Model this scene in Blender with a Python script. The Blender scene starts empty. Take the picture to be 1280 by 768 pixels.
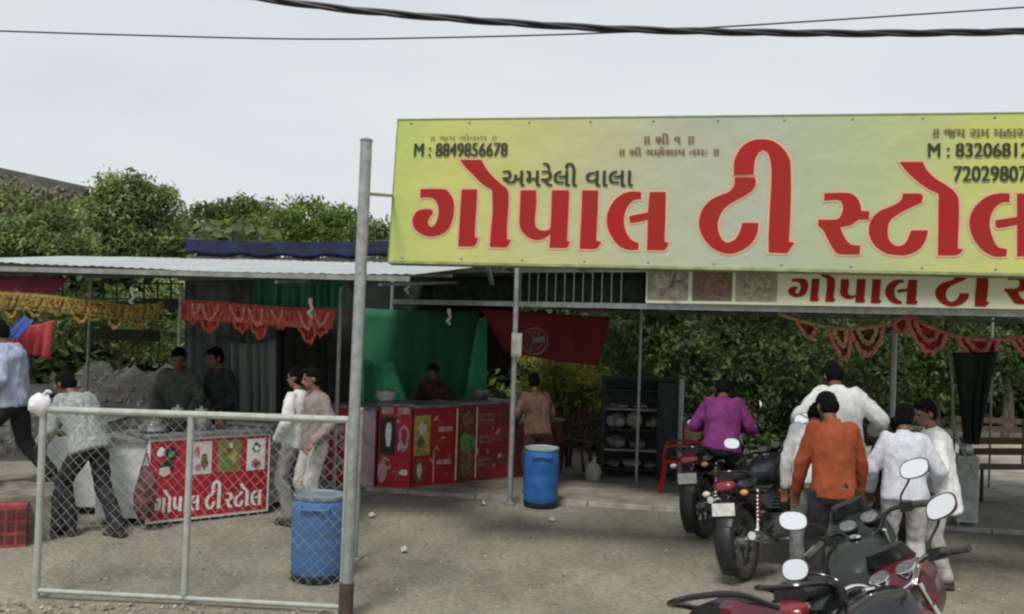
import bpy, bmesh, math, random
from mathutils import Vector, Matrix, Euler, noise, geometry
V = Vector
R = math.radians
random.seed(7)
S = bpy.context.scene
COL = S.collection

# ---------------------------------------------------------------- camera
F = 1200.0
PITCH, ROLL, EYE = R(1.0), R(1.9), 2.1
fw = V((0, math.cos(PITCH), math.sin(PITCH)))
u0 = V((0, -math.sin(PITCH), math.cos(PITCH)))
r0 = V((1, 0, 0))
rt = r0*math.cos(ROLL) + u0*math.sin(ROLL)
up = u0*math.cos(ROLL) - r0*math.sin(ROLL)
CAM = V((0, 0, EYE))
cd = bpy.data.cameras.new('camera')
cam = bpy.data.objects.new('camera', cd)
COL.objects.link(cam)
m3 = Matrix((rt, up, -fw)).transposed()
cam.matrix_world = Matrix.Translation(CAM) @ m3.to_4x4()
cd.sensor_width = 36
cd.lens = 36*F/1280
cd.clip_end = 2000
S.camera = cam

# ---------------------------------------------------------------- world, sun, exposure
SUN_EL, SUN_AZ = R(58), R(200)          # overcast, brighter from behind the camera
w = bpy.data.worlds.new("World")
S.world = w
w.use_nodes = True
nt = w.node_tree
bg = nt.nodes['Background']
sky = nt.nodes.new('ShaderNodeTexSky')
sky.sky_type = 'NISHITA'
sky.sun_disc = False
sky.sun_elevation = SUN_EL
sky.sun_rotation = SUN_AZ
sky.dust_density = 3
hs = nt.nodes.new('ShaderNodeHueSaturation')
hs.inputs['Saturation'].default_value = 0.22
mx = nt.nodes.new('ShaderNodeMix')
mx.data_type = 'RGBA'
mx.inputs[0].default_value = 0.72       # an even layer of cloud over the sky
mx.inputs[7].default_value = (6.15, 6.45, 6.6, 1)
nt.links.new(sky.outputs[0], hs.inputs['Color'])
nt.links.new(hs.outputs[0], mx.inputs[6])
cn_ = nt.nodes.new('ShaderNodeTexNoise'); cn_.inputs['Scale'].default_value = 2.4; cn_.inputs['Detail'].default_value = 5
ctc = nt.nodes.new('ShaderNodeTexCoord'); cmp_ = nt.nodes.new('ShaderNodeMapping'); cmp_.inputs['Scale'].default_value = (1, 1, 3.2)
nt.links.new(ctc.outputs['Generated'], cmp_.inputs[0]); nt.links.new(cmp_.outputs[0], cn_.inputs['Vector'])
crp = nt.nodes.new('ShaderNodeValToRGB'); crp.color_ramp.elements[0].position = .3; crp.color_ramp.elements[1].position = .7
crp.color_ramp.elements[0].color = (.90, .925, .965, 1); crp.color_ramp.elements[1].color = (1.06, 1.055, 1.03, 1)
cmu = nt.nodes.new('ShaderNodeMix'); cmu.data_type = 'RGBA'; cmu.blend_type = 'MULTIPLY'; cmu.inputs[0].default_value = 1
nt.links.new(cn_.outputs['Fac'], crp.inputs[0]); nt.links.new(mx.outputs[2], cmu.inputs[6]); nt.links.new(crp.outputs[0], cmu.inputs[7])
nt.links.new(cmu.outputs[2], bg.inputs['Color'])
bg.inputs['Strength'].default_value = 0.12
sd = bpy.data.lights.new('sun', 'SUN')
sd.energy = 2.4
sd.angle = R(14)
sd.color = (1, .96, .9)
so = bpy.data.objects.new('sun', sd)
COL.objects.link(so)
so.rotation_euler = (R(90) - SUN_EL, 0, R(180) - SUN_AZ)
S.view_settings.view_transform = 'Standard'
S.view_settings.look = 'None'
S.view_settings.exposure = 0.16
S.view_settings.gamma = 1
S.cycles.filter_width = 2.3
S.cycles.max_bounces = 6

# ---------------------------------------------------------------- picture to place helpers (set out distances)
def ray(x, y):
    return fw*F + rt*(x-640) + up*(384-y)
def P(x, y, Y):
    d = ray(x, y)
    return CAM + d*(Y/d.y)
def PZ(x, y, z):
    d = ray(x, y)
    return CAM + d*((z-EYE)/d.z)
def G(x, y):
    return PZ(x, y, 0)
def rng(a, b):
    return random.uniform(a, b)

# ---------------------------------------------------------------- materials
MATS = {}
def mat(name, col, rough=.7, metal=0, var=.12, scale=8, bump=0, col2=None, spec=.4, bscale=None, stretch=None, trans=0):
    if name in MATS:
        return MATS[name]
    m = bpy.data.materials.new(name)
    m.use_nodes = True
    t = m.node_tree
    b = t.nodes['Principled BSDF']
    b.inputs['Roughness'].default_value = rough
    b.inputs['Metallic'].default_value = metal
    b.inputs['Specular IOR Level'].default_value = spec
    tc = t.nodes.new('ShaderNodeTexCoord')
    src = tc.outputs['Object']
    if stretch:
        mp = t.nodes.new('ShaderNodeMapping')
        mp.inputs['Scale'].default_value = stretch
        t.links.new(src, mp.inputs[0])
        src = mp.outputs[0]
    n = t.nodes.new('ShaderNodeTexNoise')
    n.inputs['Scale'].default_value = scale
    n.inputs['Detail'].default_value = 6
    n.inputs['Roughness'].default_value = .65
    t.links.new(src, n.inputs['Vector'])
    rp = t.nodes.new('ShaderNodeValToRGB')
    c2 = col2 or tuple(max(0, c*(1-3*var)) for c in col)
    c1 = col if col2 else tuple(min(1, c*(1+1.5*var)) for c in col)
    rp.color_ramp.elements[0].position = .34
    rp.color_ramp.elements[1].position = .66
    rp.color_ramp.elements[0].color = (*c2, 1)
    rp.color_ramp.elements[1].color = (*c1, 1)
    t.links.new(n.outputs['Fac'], rp.inputs[0])
    t.links.new(rp.outputs[0], b.inputs['Base Color'])
    if bump:
        n2 = t.nodes.new('ShaderNodeTexNoise')
        n2.inputs['Scale'].default_value = bscale or scale*4
        n2.inputs['Detail'].default_value = 5
        t.links.new(src, n2.inputs['Vector'])
        bm_ = t.nodes.new('ShaderNodeBump')
        bm_.inputs['Strength'].default_value = bump
        bm_.inputs['Distance'].default_value = .02
        t.links.new(n2.outputs['Fac'], bm_.inputs['Height'])
        t.links.new(bm_.outputs[0], b.inputs['Normal'])
    if trans:
        b.inputs['Transmission Weight'].default_value = trans
    MATS[name] = m
    return m

galv = mat('galvanised_steel', (.42, .44, .43), .45, .6, .15, 14, col2=(.25, .27, .26))
galvd = mat('weathered_steel', (.30, .32, .30), .6, .3, .15, 10, col2=(.17, .18, .16))
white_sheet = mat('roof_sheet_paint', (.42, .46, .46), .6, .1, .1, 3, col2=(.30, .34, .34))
black_pl = mat('black_plastic', (.018, .018, .02), .45, 0, .2, 20)
black_gl = mat('black_gloss_paint', (.012, .013, .014), .18, 0, .1, 10, spec=.6)
rubber = mat('tyre_rubber', (.03, .028, .025), .85, 0, .2, 30, col2=(.085, .075, .06), bump=.3)
chrome = mat('chrome', (.75, .75, .74), .15, 1, .03, 10)
alloy = mat('dull_alloy', (.34, .34, .33), .4, .8, .15, 25, col2=(.16, .16, .15))
mirror_m = mat('mirror_glass', (.96, .97, .98), .02, 1, 0, 5)
red_paint = mat('maroon_bike_paint', (.10, .008, .016), .25, 0, .1, 6, spec=.7)
green_paint = mat('dark_green_bike_paint', (.006, .013, .010), .3, 0, .15, 6, spec=.7)
grey_paint = mat('dark_grey_bike_paint', (.03, .035, .04), .25, 0, .15, 6, spec=.7)
seat_m = mat('bike_seat_vinyl', (.02, .02, .022), .5, 0, .15, 30, bump=.15)
tail_red = mat('tail_light_lens', (.20, .012, .02), .15, 0, .1, 30, spec=.7)
orange_lens = mat('indicator_lens', (.7, .32, .1), .2, 0, .1, 30)
plate_m = mat('number_plate', (.6, .6, .58), .5, 0, .1, 20)
plate_y = mat('pale_number_plate', (.42, .42, .38), .5, 0, .1, 20)
ink = mat('dark_ink', (.03, .035, .025), .6, 0, .1, 30)
ink_gr = mat('olive_black_ink', (.016, .024, .008), .6, 0, .1, 30)
ink_br = mat('brown_ink', (.16, .11, .06), .6, 0, .1, 30)
red_ink = mat('red_lettering', (.33, .010, .016), .6, 0, .12, 1.6, col2=(.24, .022, .010), spec=.15)
pink_ink = mat('pale_pink_outline', (.58, .34, .22), .7, 0, .05, 5)
white_ink = mat('white_print', (.75, .75, .72), .6, 0, .06, 20)
red_print = mat('red_banner_print', (.42, .014, .03), .45, 0, .1, 4)
dred_print = mat('dull_red_banner_print', (.26, .02, .025), .5, 0, .15, 4)
skin = mat('brown_skin', (.16, .075, .045), .55, 0, .12, 18)
skin2 = mat('light_brown_skin', (.24, .12, .075), .55, 0, .1, 18)
hair_m = mat('black_hair', (.007, .006, .006), .85, 0, .2, 60, bump=.8, spec=.15)
eye_m = mat('dark_eye', (.02, .015, .012), .2, 0, 0, 10)
blue_drum = mat('blue_drum_plastic', (.030, .135, .40), .38, 0, .12, 6, col2=(.02, .09, .28), bump=.1)
blue_drum2 = mat('dusty_blue_drum_plastic', (.045, .14, .36), .5, 0, .12, 9, col2=(.07, .13, .24), bump=.1)
concrete = mat('worn_concrete', (.34, .33, .29), .85, 0, .15, 5, bump=.4)
wood_dk = mat('dark_wood', (.09, .055, .035), .7, 0, .2, 12, stretch=(1, 1, 8))
bark = mat('bark', (.11, .09, .065), .9, 0, .25, 18, bump=.8, stretch=(1, 1, .25))
red_plastic = mat('red_plastic', (.42, .02, .03), .35, 0, .08, 10)

# ---------------------------------------------------------------- mesh helpers
class MB:
    def __init__(s):
        s.v = []; s.f = []; s.m = []
    def add(s, vs, fs, mi=0):
        o = len(s.v)
        s.v += [tuple(v) for v in vs]
        s.f += [tuple(i+o for i in f) for f in fs]
        s.m += [mi]*len(fs)
        return s
    def box(s, c, size, rz=0, mi=0, rot=None, taper=1):
        c = V(c); hx, hy, hz = [q/2 for q in size]
        M = rot if rot is not None else Matrix.Rotation(rz, 3, 'Z')
        vs = []
        for z in (-hz, hz):
            k = taper if z > 0 else 1
            for (x, y) in ((-hx, -hy), (hx, -hy), (hx, hy), (-hx, hy)):
                vs.append(c + M @ V((x*k, y*k, z)))
        return s.add(vs, [(3, 2, 1, 0), (4, 5, 6, 7), (0, 1, 5, 4), (1, 2, 6, 5), (2, 3, 7, 6), (3, 0, 4, 7)], mi)
    def beam(s, a, b, wx, wy=None, mi=0):
        a = V(a); b = V(b); d = b-a; L = d.length
        q = d.to_track_quat('Z', 'Y').to_matrix()
        return s.box((a+b)/2, (wx, wy or wx, L), rot=q, mi=mi)
    def tube(s, path, r, n=8, mi=0, cap=True):
        path = [V(p) for p in path]; N = len(path)
        rs = r if isinstance(r, (list, tuple)) else [r]*N
        vs = []; nrm = None
        for i, p in enumerate(path):
            d = (path[min(i+1, N-1)] - path[max(i-1, 0)])
            if d.length < 1e-9: d = V((0, 0, 1))
            d.normalize()
            if nrm is None:
                a = V((0, 0, 1)) if abs(d.z) < .9 else V((1, 0, 0))
                nrm = d.cross(a).normalized()
            nrm = (nrm - d*nrm.dot(d))
            if nrm.length < 1e-6: nrm = d.orthogonal()
            nrm.normalize(); bn = d.cross(nrm)
            for k in range(n):
                t = 2*math.pi*k/n
                vs.append(p + (nrm*math.cos(t) + bn*math.sin(t))*rs[i])
        fs = []
        for i in range(N-1):
            for k in range(n):
                a = i*n+k; b = i*n+(k+1) % n
                fs.append((a, b, b+n, a+n))
        if cap:
            fs.append(tuple(range(n))[::-1]); fs.append(tuple((N-1)*n+k for k in range(n)))
        return s.add(vs, fs, mi)
    def loft(s, rings, n=16, mi=0, cap=True, p=2.0):
        """rings: (centre, X axis vec, Y axis vec)"""
        vs = []
        for c, a, b in rings:
            c = V(c); a = V(a); b = V(b)
            for k in range(n):
                t = 2*math.pi*k/n
                ct, st = math.cos(t), math.sin(t)
                if p != 2:
                    ct = math.copysign(abs(ct)**(2/p), ct); st = math.copysign(abs(st)**(2/p), st)
                vs.append(c + a*ct + b*st)
        fs = []
        for i in range(len(rings)-1):
            for k in range(n):
                q = i*n+k; w_ = i*n+(k+1) % n
                fs.append((q, w_, w_+n, q+n))
        if cap:
            fs.append(tuple(range(n))[::-1]); fs.append(tuple((len(rings)-1)*n+k for k in range(n)))
        return s.add(vs, fs, mi)
    def lathe(s, prof, c=(0, 0, 0), n=24, mi=0, M=None, cap=True):
        c = V(c); M = M or Matrix.Identity(3)
        return s.loft([(c + M @ V((0, 0, z)), M @ V((r, 0, 0)), M @ V((0, r, 0))) for r, z in prof], n, mi, cap)
    def ball(s, c, r, M=None, n=14, mi=0):
        c = V(c); M = M or Matrix.Identity(3)
        if not isinstance(r, (list, tuple)): r = (r, r, r)
        rings = []; h = n//2
        for i in range(h+1):
            t = math.pi*i/h; z = -math.cos(t); q = max(math.sin(t), .02)
            rings.append((c + M @ V((0, 0, z*r[2])), M @ V((r[0]*q, 0, 0)), M @ V((0, r[1]*q, 0))))
        return s.loft(rings, n, mi)
    def capsule(s, a, b, ra, rb, n=12, mi=0):
        a = V(a); b = V(b); d = (b-a)
        if d.length < 1e-6: d = V((0, 0, 1e-3))
        d.normalize()
        path = []; rs = []
        for t in (-88, -50, -22):
            path.append(a + d*ra*math.sin(R(t))); rs.append(ra*math.cos(R(t)))
        path += [a, b]; rs += [ra, rb]
        for t in (22, 50, 88):
            path.append(b + d*rb*math.sin(R(t))); rs.append(rb*math.cos(R(t)))
        return s.tube(path, rs, n, mi)
    def poly(s, pts, mi=0):
        tris = geometry.tessellate_polygon([[V(p) for p in pts]])
        return s.add(pts, tris, mi)
    def mesh(s, name, mats, smooth=True, ang=35):
        me = bpy.data.meshes.new(name)
        me.from_pydata(s.v, [], s.f)
        for q in (mats if isinstance(mats, (list, tuple)) else [mats]):
            me.materials.append(q)
        for p_, i in zip(me.polygons, s.m):
            p_.material_index = i
        me.validate(); me.update()
        if smooth:
            me.polygons.foreach_set('use_smooth', [True]*len(me.polygons))
            me.set_sharp_from_angle(angle=R(ang))
        return me
    def build(s, name, mats, parent=None, smooth=True, ang=35):
        return link(name, s.mesh(name, mats, smooth, ang), parent)

def link(name, me, parent=None):
    o = bpy.data.objects.new(name, me)
    COL.objects.link(o)
    if parent is not None:
        o.parent = parent
        o.matrix_parent_inverse = Matrix.Identity(4)
        if not root_local(parent):
            # geometry was given in world metres: bring it into the parent's frame
            me.transform(parent_inv(parent)) if me.users == 1 else None
    return o
def root_local(p):
    while p.parent is not None: p = p.parent
    return bool(p.get('_local'))
def parent_inv(p):
    M = Matrix.Identity(4)
    q = p
    chain = []
    while q is not None:
        chain.append(Matrix.LocRotScale(q.location, q.rotation_euler, q.scale)); q = q.parent
    for c in chain: M = c @ M
    return M.inverted()
def tag(o, label=None, cat=None, group=None, kind=None):
    if label: o['label'] = label
    if cat: o['category'] = cat
    if group: o['group'] = group
    if kind: o['kind'] = kind
    return o
def thing(name, label, cat, loc=(0, 0, 0), rz=0, group=None, local=False):
    """Empty at the thing's base; parts come in world metres unless local."""
    o = bpy.data.objects.new(name, None)
    COL.objects.link(o)
    o.location = loc; o.rotation_euler = (0, 0, rz); o.empty_display_size = .2
    if local: o['_local'] = 1
    return tag(o, label, cat, group)
def copy_tree(o, parent=None):
    c = o.copy(); COL.objects.link(c)
    if parent is not None: c.parent = parent
    for ch in list(o.children): copy_tree(ch, c)
    return c

def curve_pts(pts, n=6, closed=False):
    """Catmull-Rom through pts"""
    pts = [V(p) for p in pts]; out = []
    N = len(pts)
    for i in range(N - (0 if closed else 1)):
        if closed:
            a, b, c, d = [pts[(i+k) % N] for k in (-1, 0, 1, 2)]
        else:
            a, b, c, d = pts[max(i-1, 0)], pts[i], pts[i+1], pts[min(i+2, N-1)]
        for k in range(n):
            t = k/n
            out.append(.5*((2*b) + (c-a)*t + (2*a-5*b+4*c-d)*t*t + (3*b-a-3*c+d)*t*t*t))
    if not closed: out.append(pts[-1])
    return out

# a board or sheet standing in the place: origin, along, up, normal
class Plane:
    def __init__(s, O, e, u):
        s.O = V(O); s.e = V(e).normalized(); u = V(u)
        s.u = (u - s.e*u.dot(s.e)).normalized(); s.n = s.e.cross(s.u)   # n points to the viewer when e goes right
        if s.n.y > 0: s.n = -s.n
    def uv(s, x, y):
        d = ray(x, y); t = (s.O-CAM).dot(s.n)/d.dot(s.n)
        q = CAM + d*t - s.O
        return (q.dot(s.e), q.dot(s.u))
    def at(s, u, v, d=0):
        return s.O + s.e*u + s.u*v + s.n*d
    def slab(s, mb, u0_, v0, u1, v1, d0, d1, mi=0):
        vs = [s.at(u, v, d) for d in (d0, d1) for (u, v) in ((u0_, v0), (u1, v0), (u1, v1), (u0_, v1))]
        mb.add(vs, [(3, 2, 1, 0), (4, 5, 6, 7), (0, 1, 5, 4), (1, 2, 6, 5), (2, 3, 7, 6), (3, 0, 4, 7)], mi)
    def print(s, mb, pts, d, mi=0):
        p = [s.at(a, b, d) for a, b in pts]
        tris = geometry.tessellate_polygon([[V((a, b, 0)) for a, b in pts]])
        mb.add(p, tris, mi)

def refine(pts, lim=48):
    """round off the curved runs of an outline, keep its corners"""
    N = len(pts); P_ = [V((x, y)) for x, y in pts]
    def turn(i):
        a = P_[i]-P_[i-1]; b = P_[(i+1) % N]-P_[i]
        if a.length < 1e-9 or b.length < 1e-9: return 180
        return math.degrees(abs(a.angle(b)))
    T = [turn(i) for i in range(N)]
    out = []
    for i in range(N):
        j = (i+1) % N
        out.append(P_[i])
        if T[i] < lim or T[j] < lim:
            a = P_[i-1] if T[i] < lim else P_[i]*2-P_[j]
            d = P_[(j+1) % N] if T[j] < lim else P_[j]*2-P_[i]
            b, c = P_[i], P_[j]
            for t in (.33, .67):
                out.append(.5*((2*b) + (c-a)*t + (2*a-5*b+4*c-d)*t*t + (3*b-a-3*c+d)*t*t*t))
    return [(q.x, q.y) for q in out]
def offset(pts, r):
    N = len(pts); P_ = [V(p) for p in pts]
    area = sum(P_[i-1].x*P_[i].y - P_[i].x*P_[i-1].y for i in range(N))
    sg = 1 if area > 0 else -1
    out = []
    for i in range(N):
        a = (P_[i]-P_[i-1]); b = (P_[(i+1) % N]-P_[i])
        if a.length < 1e-9: a = b
        if b.length < 1e-9: b = a
        a = a.normalized(); b = b.normalized()
        na = V((a.y, -a.x))*sg; nb = V((b.y, -b.x))*sg
        q = na+nb
        if q.length < .3: q = na
        q.normalize(); k = min(1.6, 1/max(.3, q.dot(na)))
        out.append(tuple(P_[i] + q*r*k))
    return out

def text_tris(body, bold=0.0):
    cu = bpy.data.curves.new('tmp', 'FONT')
    cu.body = body; cu.offset = bold; cu.resolution_u = 3
    ob = bpy.data.objects.new('tmp', cu)
    COL.objects.link(ob)
    dg = bpy.context.evaluated_depsgraph_get()
    me = bpy.data.meshes.new_from_object(ob.evaluated_get(dg))
    vs = [(v.co.x, v.co.y) for v in me.vertices]; fs = [tuple(p.vertices) for p in me.polygons]
    bpy.data.objects.remove(ob); bpy.data.meshes.remove(me); bpy.data.curves.remove(cu)
    x0 = min(v[0] for v in vs); x1 = max(v[0] for v in vs); y0 = min(v[1] for v in vs); y1 = max(v[1] for v in vs)
    return [((a-x0)/(x1-x0), (b-y0)/(y1-y0)) for a, b in vs], fs
def text_on(pl, mb, body, u0_, v0, u1, v1, d, bold=0.0, mi=0):
    vs, fs = text_tris(body, bold)
    mb.add([pl.at(u0_+(u1-u0_)*a, v0+(v1-v0)*b, d) for a, b in vs], fs, mi)

# ---------------------------------------------------------------- the lettering of the tea stall, drawn once (picture coordinates of the big board)
def cv(pts, ox, oy, s): return [(ox+x/s, oy+y/s) for x, y in pts]
LET = []
LET.append(cv([(110,328),(230,328),(262,345),(285,385),(290,430),(283,480),(265,530),(235,560),(195,576),(150,578),(105,560),(78,535),(68,500),(75,470),(95,445),(130,435),(170,437),(178,455),(160,475),(150,500),(155,520),(170,530),(190,515),(203,480),(207,440),(200,405),(180,378),(150,370),(122,372),(110,378)],500,160,4.267))
LET.append(cv([(330,330),(412,330),(410,400),(402,520),(400,585),(418,590),(405,620),(385,632),(312,632),(316,560),(322,450)],500,160,4.267))
LET.append(cv([(322,172),(435,172),(455,210),(490,255),(540,300),(575,335),(580,400),(572,520),(572,595),(592,598),(575,630),(560,637),(480,635),(485,560),(495,440),(492,330),(440,300),(390,250),(350,210)],500,160,4.267))
LET.append(cv([(60,210),(165,210),(168,300),(158,400),(165,460),(200,485),(240,485),(265,470),(270,350),(275,210),(392,210),(388,350),(378,540),(380,558),(398,560),(385,590),(370,603),(258,603),(262,510),(220,540),(165,550),(110,530),(70,490),(52,440),(55,350)],640,200,5.486))
LET.append(cv([(482,210),(592,212),(588,350),(578,555),(615,565),(595,590),(575,610),(465,610),(470,500),(478,350)],640,200,5.486))
LET.append(cv([(885,222),(885,270),(840,275),(800,310),(775,365),(768,430),(785,500),(820,550),(868,572),(868,615),(800,617),(735,590),(685,530),(655,460),(652,390),(670,330),(710,270),(770,230),(830,218)],640,200,5.486))
LET.append(cv([(945,222),(1055,222),(1052,400),(1045,560),(1075,570),(1060,600),(1045,620),(925,618),(930,500),(932,412),(830,432),(808,425),(805,390),(830,382),(932,362)],640,200,5.486))
LET.append(cv([(250,264),(355,264),(362,290),(350,325),(310,358),(250,390),(200,425),(172,465),(158,520),(168,570),(190,605),(220,612),(255,590),(278,550),(290,508),(375,508),(372,550),(350,600),(310,640),(250,668),(190,668),(130,640),(85,590),(62,540),(60,490),(75,440),(110,395),(160,365),(215,345),(245,310)],860,160,4.267))
LET.append(cv([(245,250),(245,190),(262,140),(295,95),(345,68),(405,62),(460,75),(510,115),(540,165),(548,230),(548,400),(540,560),(538,608),(568,612),(545,645),(530,668),(430,665),(430,560),(438,400),(445,260),(440,180),(425,135),(400,118),(375,135),(355,180),(350,250)],860,160,4.267))
LET.append(cv([(145,298),(280,295),(330,315),(358,355),(368,405),(415,405),(410,455),(350,455),(310,485),(240,500),(265,560),(305,605),(360,612),(357,662),(240,662),(205,640),(165,570),(140,520),(108,490),(110,455),(215,455),(245,430),(258,390),(250,350),(220,335),(145,342)],1000,180,4.8))
LET.append(cv([(40,300),(140,300),(160,320),(155,350),(110,372),(60,395),(0,430),(-36,460),(-51,510),(-46,570),(-16,605),(20,615),(60,590),(90,520),(190,520),(180,570),(150,620),(110,650),(50,668),(-16,665),(-76,650),(-136,600),(-164,530),(-151,460),(-106,410),(-16,370),(30,340)],1120,180,4.8))
LET.append(cv([(20,110),(160,110),(180,155),(230,205),(300,250),(350,290),(375,345),(375,480),(370,600),(372,632),(400,632),(385,655),(350,668),(250,668),(252,500),(255,300),(180,262),(110,210),(60,160)],1120,180,4.8))
LET.append(cv([(680,300),(678,350),(640,350),(590,385),(565,440),(562,500),(580,570),(610,620),(665,632),(660,675),(590,675),(520,640),(465,570),(440,490),(450,420),(490,360),(550,315),(620,298)],1120,180,4.8))
LET.append(cv([(725,300),(840,300),(838,632),(865,635),(845,670),(725,675),(725,485),(620,505),(595,495),(595,460),(725,440)],1120,180,4.8))

# ================================================================= SETTING
def grid_mesh(name, x0, x1, y0, y1, nx, ny, zf, m, kind='structure'):
    mb = MB(); vs = []; fs = []
    for j in range(ny+1):
        for i in range(nx+1):
            x = x0+(x1-x0)*i/nx; y = y0+(y1-y0)*j/ny
            vs.append((x, y, zf(x, y)))
    for j in range(ny):
        for i in range(nx):
            a = j*(nx+1)+i
            fs.append((a, a+1, a+nx+2, a+nx+1))
    mb.add(vs, fs)
    o = mb.build(name, m, ang=180)
    if kind: o['kind'] = kind
    return o

def ground_mat():
    m = bpy.data.materials.new('dusty_gravel_ground'); m.use_nodes = True
    t = m.node_tree; b = t.nodes['Principled BSDF']; b.inputs['Roughness'].default_value = .95
    b.inputs['Specular IOR Level'].default_value = .15
    tc = t.nodes.new('ShaderNodeTexCoord')
    def nz(sc, det=8, ro=.65, st=None):
        n = t.nodes.new('ShaderNodeTexNoise'); n.inputs['Scale'].default_value = sc
        n.inputs['Detail'].default_value = det; n.inputs['Roughness'].default_value = ro
        if st:
            mp = t.nodes.new('ShaderNodeMapping'); mp.inputs['Scale'].default_value = st
            t.links.new(tc.outputs['Object'], mp.inputs[0]); t.links.new(mp.outputs[0], n.inputs['Vector'])
        else: t.links.new(tc.outputs['Object'], n.inputs['Vector'])
        return n
    def ramp(src, a, b_, ca, cb):
        r = t.nodes.new('ShaderNodeValToRGB'); r.color_ramp.elements[0].position = a; r.color_ramp.elements[1].position = b_
        r.color_ramp.elements[0].color = (*ca, 1); r.color_ramp.elements[1].color = (*cb, 1)
        t.links.new(src.outputs['Fac'], r.inputs[0]); return r
    c1 = ramp(nz(1.1, st=(1, .5, 1)), .36, .66, (.185, .178, .143), (.30, .288, .238))
    c2 = ramp(nz(22, 4), .32, .7, (.66, .66, .66), (1.2, 1.2, 1.18))
    c3 = ramp(nz(.35), .42, .62, (.86, .86, .84), (1.1, 1.08, 1.04))
    m1 = t.nodes.new('ShaderNodeMix'); m1.data_type = 'RGBA'; m1.blend_type = 'MULTIPLY'; m1.inputs[0].default_value = 1
    m2 = t.nodes.new('ShaderNodeMix'); m2.data_type = 'RGBA'; m2.blend_type = 'MULTIPLY'; m2.inputs[0].default_value = 1
    t.links.new(c1.outputs[0], m1.inputs[6]); t.links.new(c2.outputs[0], m1.inputs[7])
    t.links.new(m1.outputs[2], m2.inputs[6]); t.links.new(c3.outputs[0], m2.inputs[7])
    t.links.new(m2.outputs[2], b.inputs['Base Color'])
    bp = t.nodes.new('ShaderNodeBump'); bp.inputs['Strength'].default_value = .7; bp.inputs['Distance'].default_value = .02
    t.links.new(nz(30, 5).outputs['Fac'], bp.inputs['Height']); t.links.new(bp.outputs[0], b.inputs['Normal'])
    return m
gm = ground_mat()
def gz(x, y):
    return .018*noise.noise(V((x*.8, y*.8, 0))) + .008*noise.noise(V((x*3, y*3, 4))) - .012
def gz2(x, y): return gz(x, y) if (abs(x) < 12 and 2 < y < 14) else -.012
grid_mesh('ground', -12, 12, 2, 14, 120, 70, gz, gm)
mb = MB()
for (a, b_, c, d) in ((-600, -12, -60, 900), (12, 600, -60, 900), (-12, 12, -60, 2), (-12, 12, 14, 900)):
    mb.add([(a, c, -.012), (b_, c, -.012), (b_, d, -.012), (a, d, -.012)], [(0, 1, 2, 3)])
mb.build('open_ground', mat('far_dry_soil', (.34, .31, .23), .95, 0, .15, .5), smooth=False)['kind'] = 'structure'

# brown soil verge by the near edge, and loose stones
def vz(x, y):
    e = min(1, max(0, (6.75 + .1*noise.noise(V((x*2, 0, 3))) - y)/.35))
    return -.03 + .085*e + .03*noise.noise(V((x*4, y*4, 1)))*e
grid_mesh('soil_verge', -4.6, -.9, 5.3, 7.05, 60, 26, vz, mat('brown_verge_soil', (.30, .22, .14), .95, 0, .2, 9, bump=.8))
def scatter(name, n, fx, smin, smax, m, label=None):
    mb = MB()
    for i in range(n):
        x, y, z = fx()
        s = rng(smin, smax)
        vs = []
        for k in range(6):
            a = k*math.pi/3
            vs.append((x+s*math.cos(a)*rng(.6, 1), y+s*math.sin(a)*rng(.6, 1), z-.3*s))
        vs.append((x+s*.2, y, z+s*rng(.3, .7)))
        mb.add(vs, [(k, (k+1) % 6, 6) for k in range(6)], random.randrange(len(m)))
    o = mb.build(name, m, smooth=False)
    tag(o, label, None, None, 'stuff')
    return o
stone_ms = [mat('pale_stone', (.34, .325, .28), .9), mat('grey_stone', (.2, .19, .165), .9), mat('brown_stone', (.2, .15, .1), .9)]
def f1():
    x = rng(-4.4, -.9); y = rng(6.0, 6.95); return x, y, max(vz(x, y), 0)
scatter('verge_stones', 700, f1, .008, .03, stone_ms, 'small loose stones on the brown soil verge')
def f2():
    y = 5.0+9*random.random()**1.3; x = rng(-.62, .62)*y; return x, y, gz(x, y)
scatter('gravel', 9000, f2, .004, .013, stone_ms, 'fine gravel scattered over the dusty yard')

# concrete floor under the right canopy with its worn pale edge
pa, pb = G(556, 618), G(1300, 668)
ed = (pb-pa).normalized(); nn = V((-ed.y, ed.x, 0))
mb = MB()
A0 = pa - ed*1.0; B0 = pb + ed*6
vs = [A0, B0, B0+nn*6, A0+nn*6]
mb.add([(v.x, v.y, 0.028) for v in vs] + [(v.x, v.y, -.05) for v in vs],
       [(0, 1, 2, 3), (0, 4, 5, 1), (1, 5, 6, 2), (2, 6, 7, 3), (3, 7, 4, 0)])
o = mb.build('canopy_floor', mat('dusty_canopy_floor', (.25, .235, .19), .9, 0, .15, 2.5, bump=.3), smooth=False); o['kind'] = 'structure'
mb = MB()
t = 0; L = (B0-A0).length
while t < L:
    l = rng(.5, .9)
    q = A0 + ed*(t+l/2) - nn*.05
    mb.box((q.x, q.y, -.01+rng(-.004, .004)), (l-.012, .07, .09), rz=math.atan2(ed.y, ed.x)+rng(-.01, .01))
    t += l
o = mb.build('floor_kerb', concrete, smooth=False); o['kind'] = 'structure'

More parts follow.
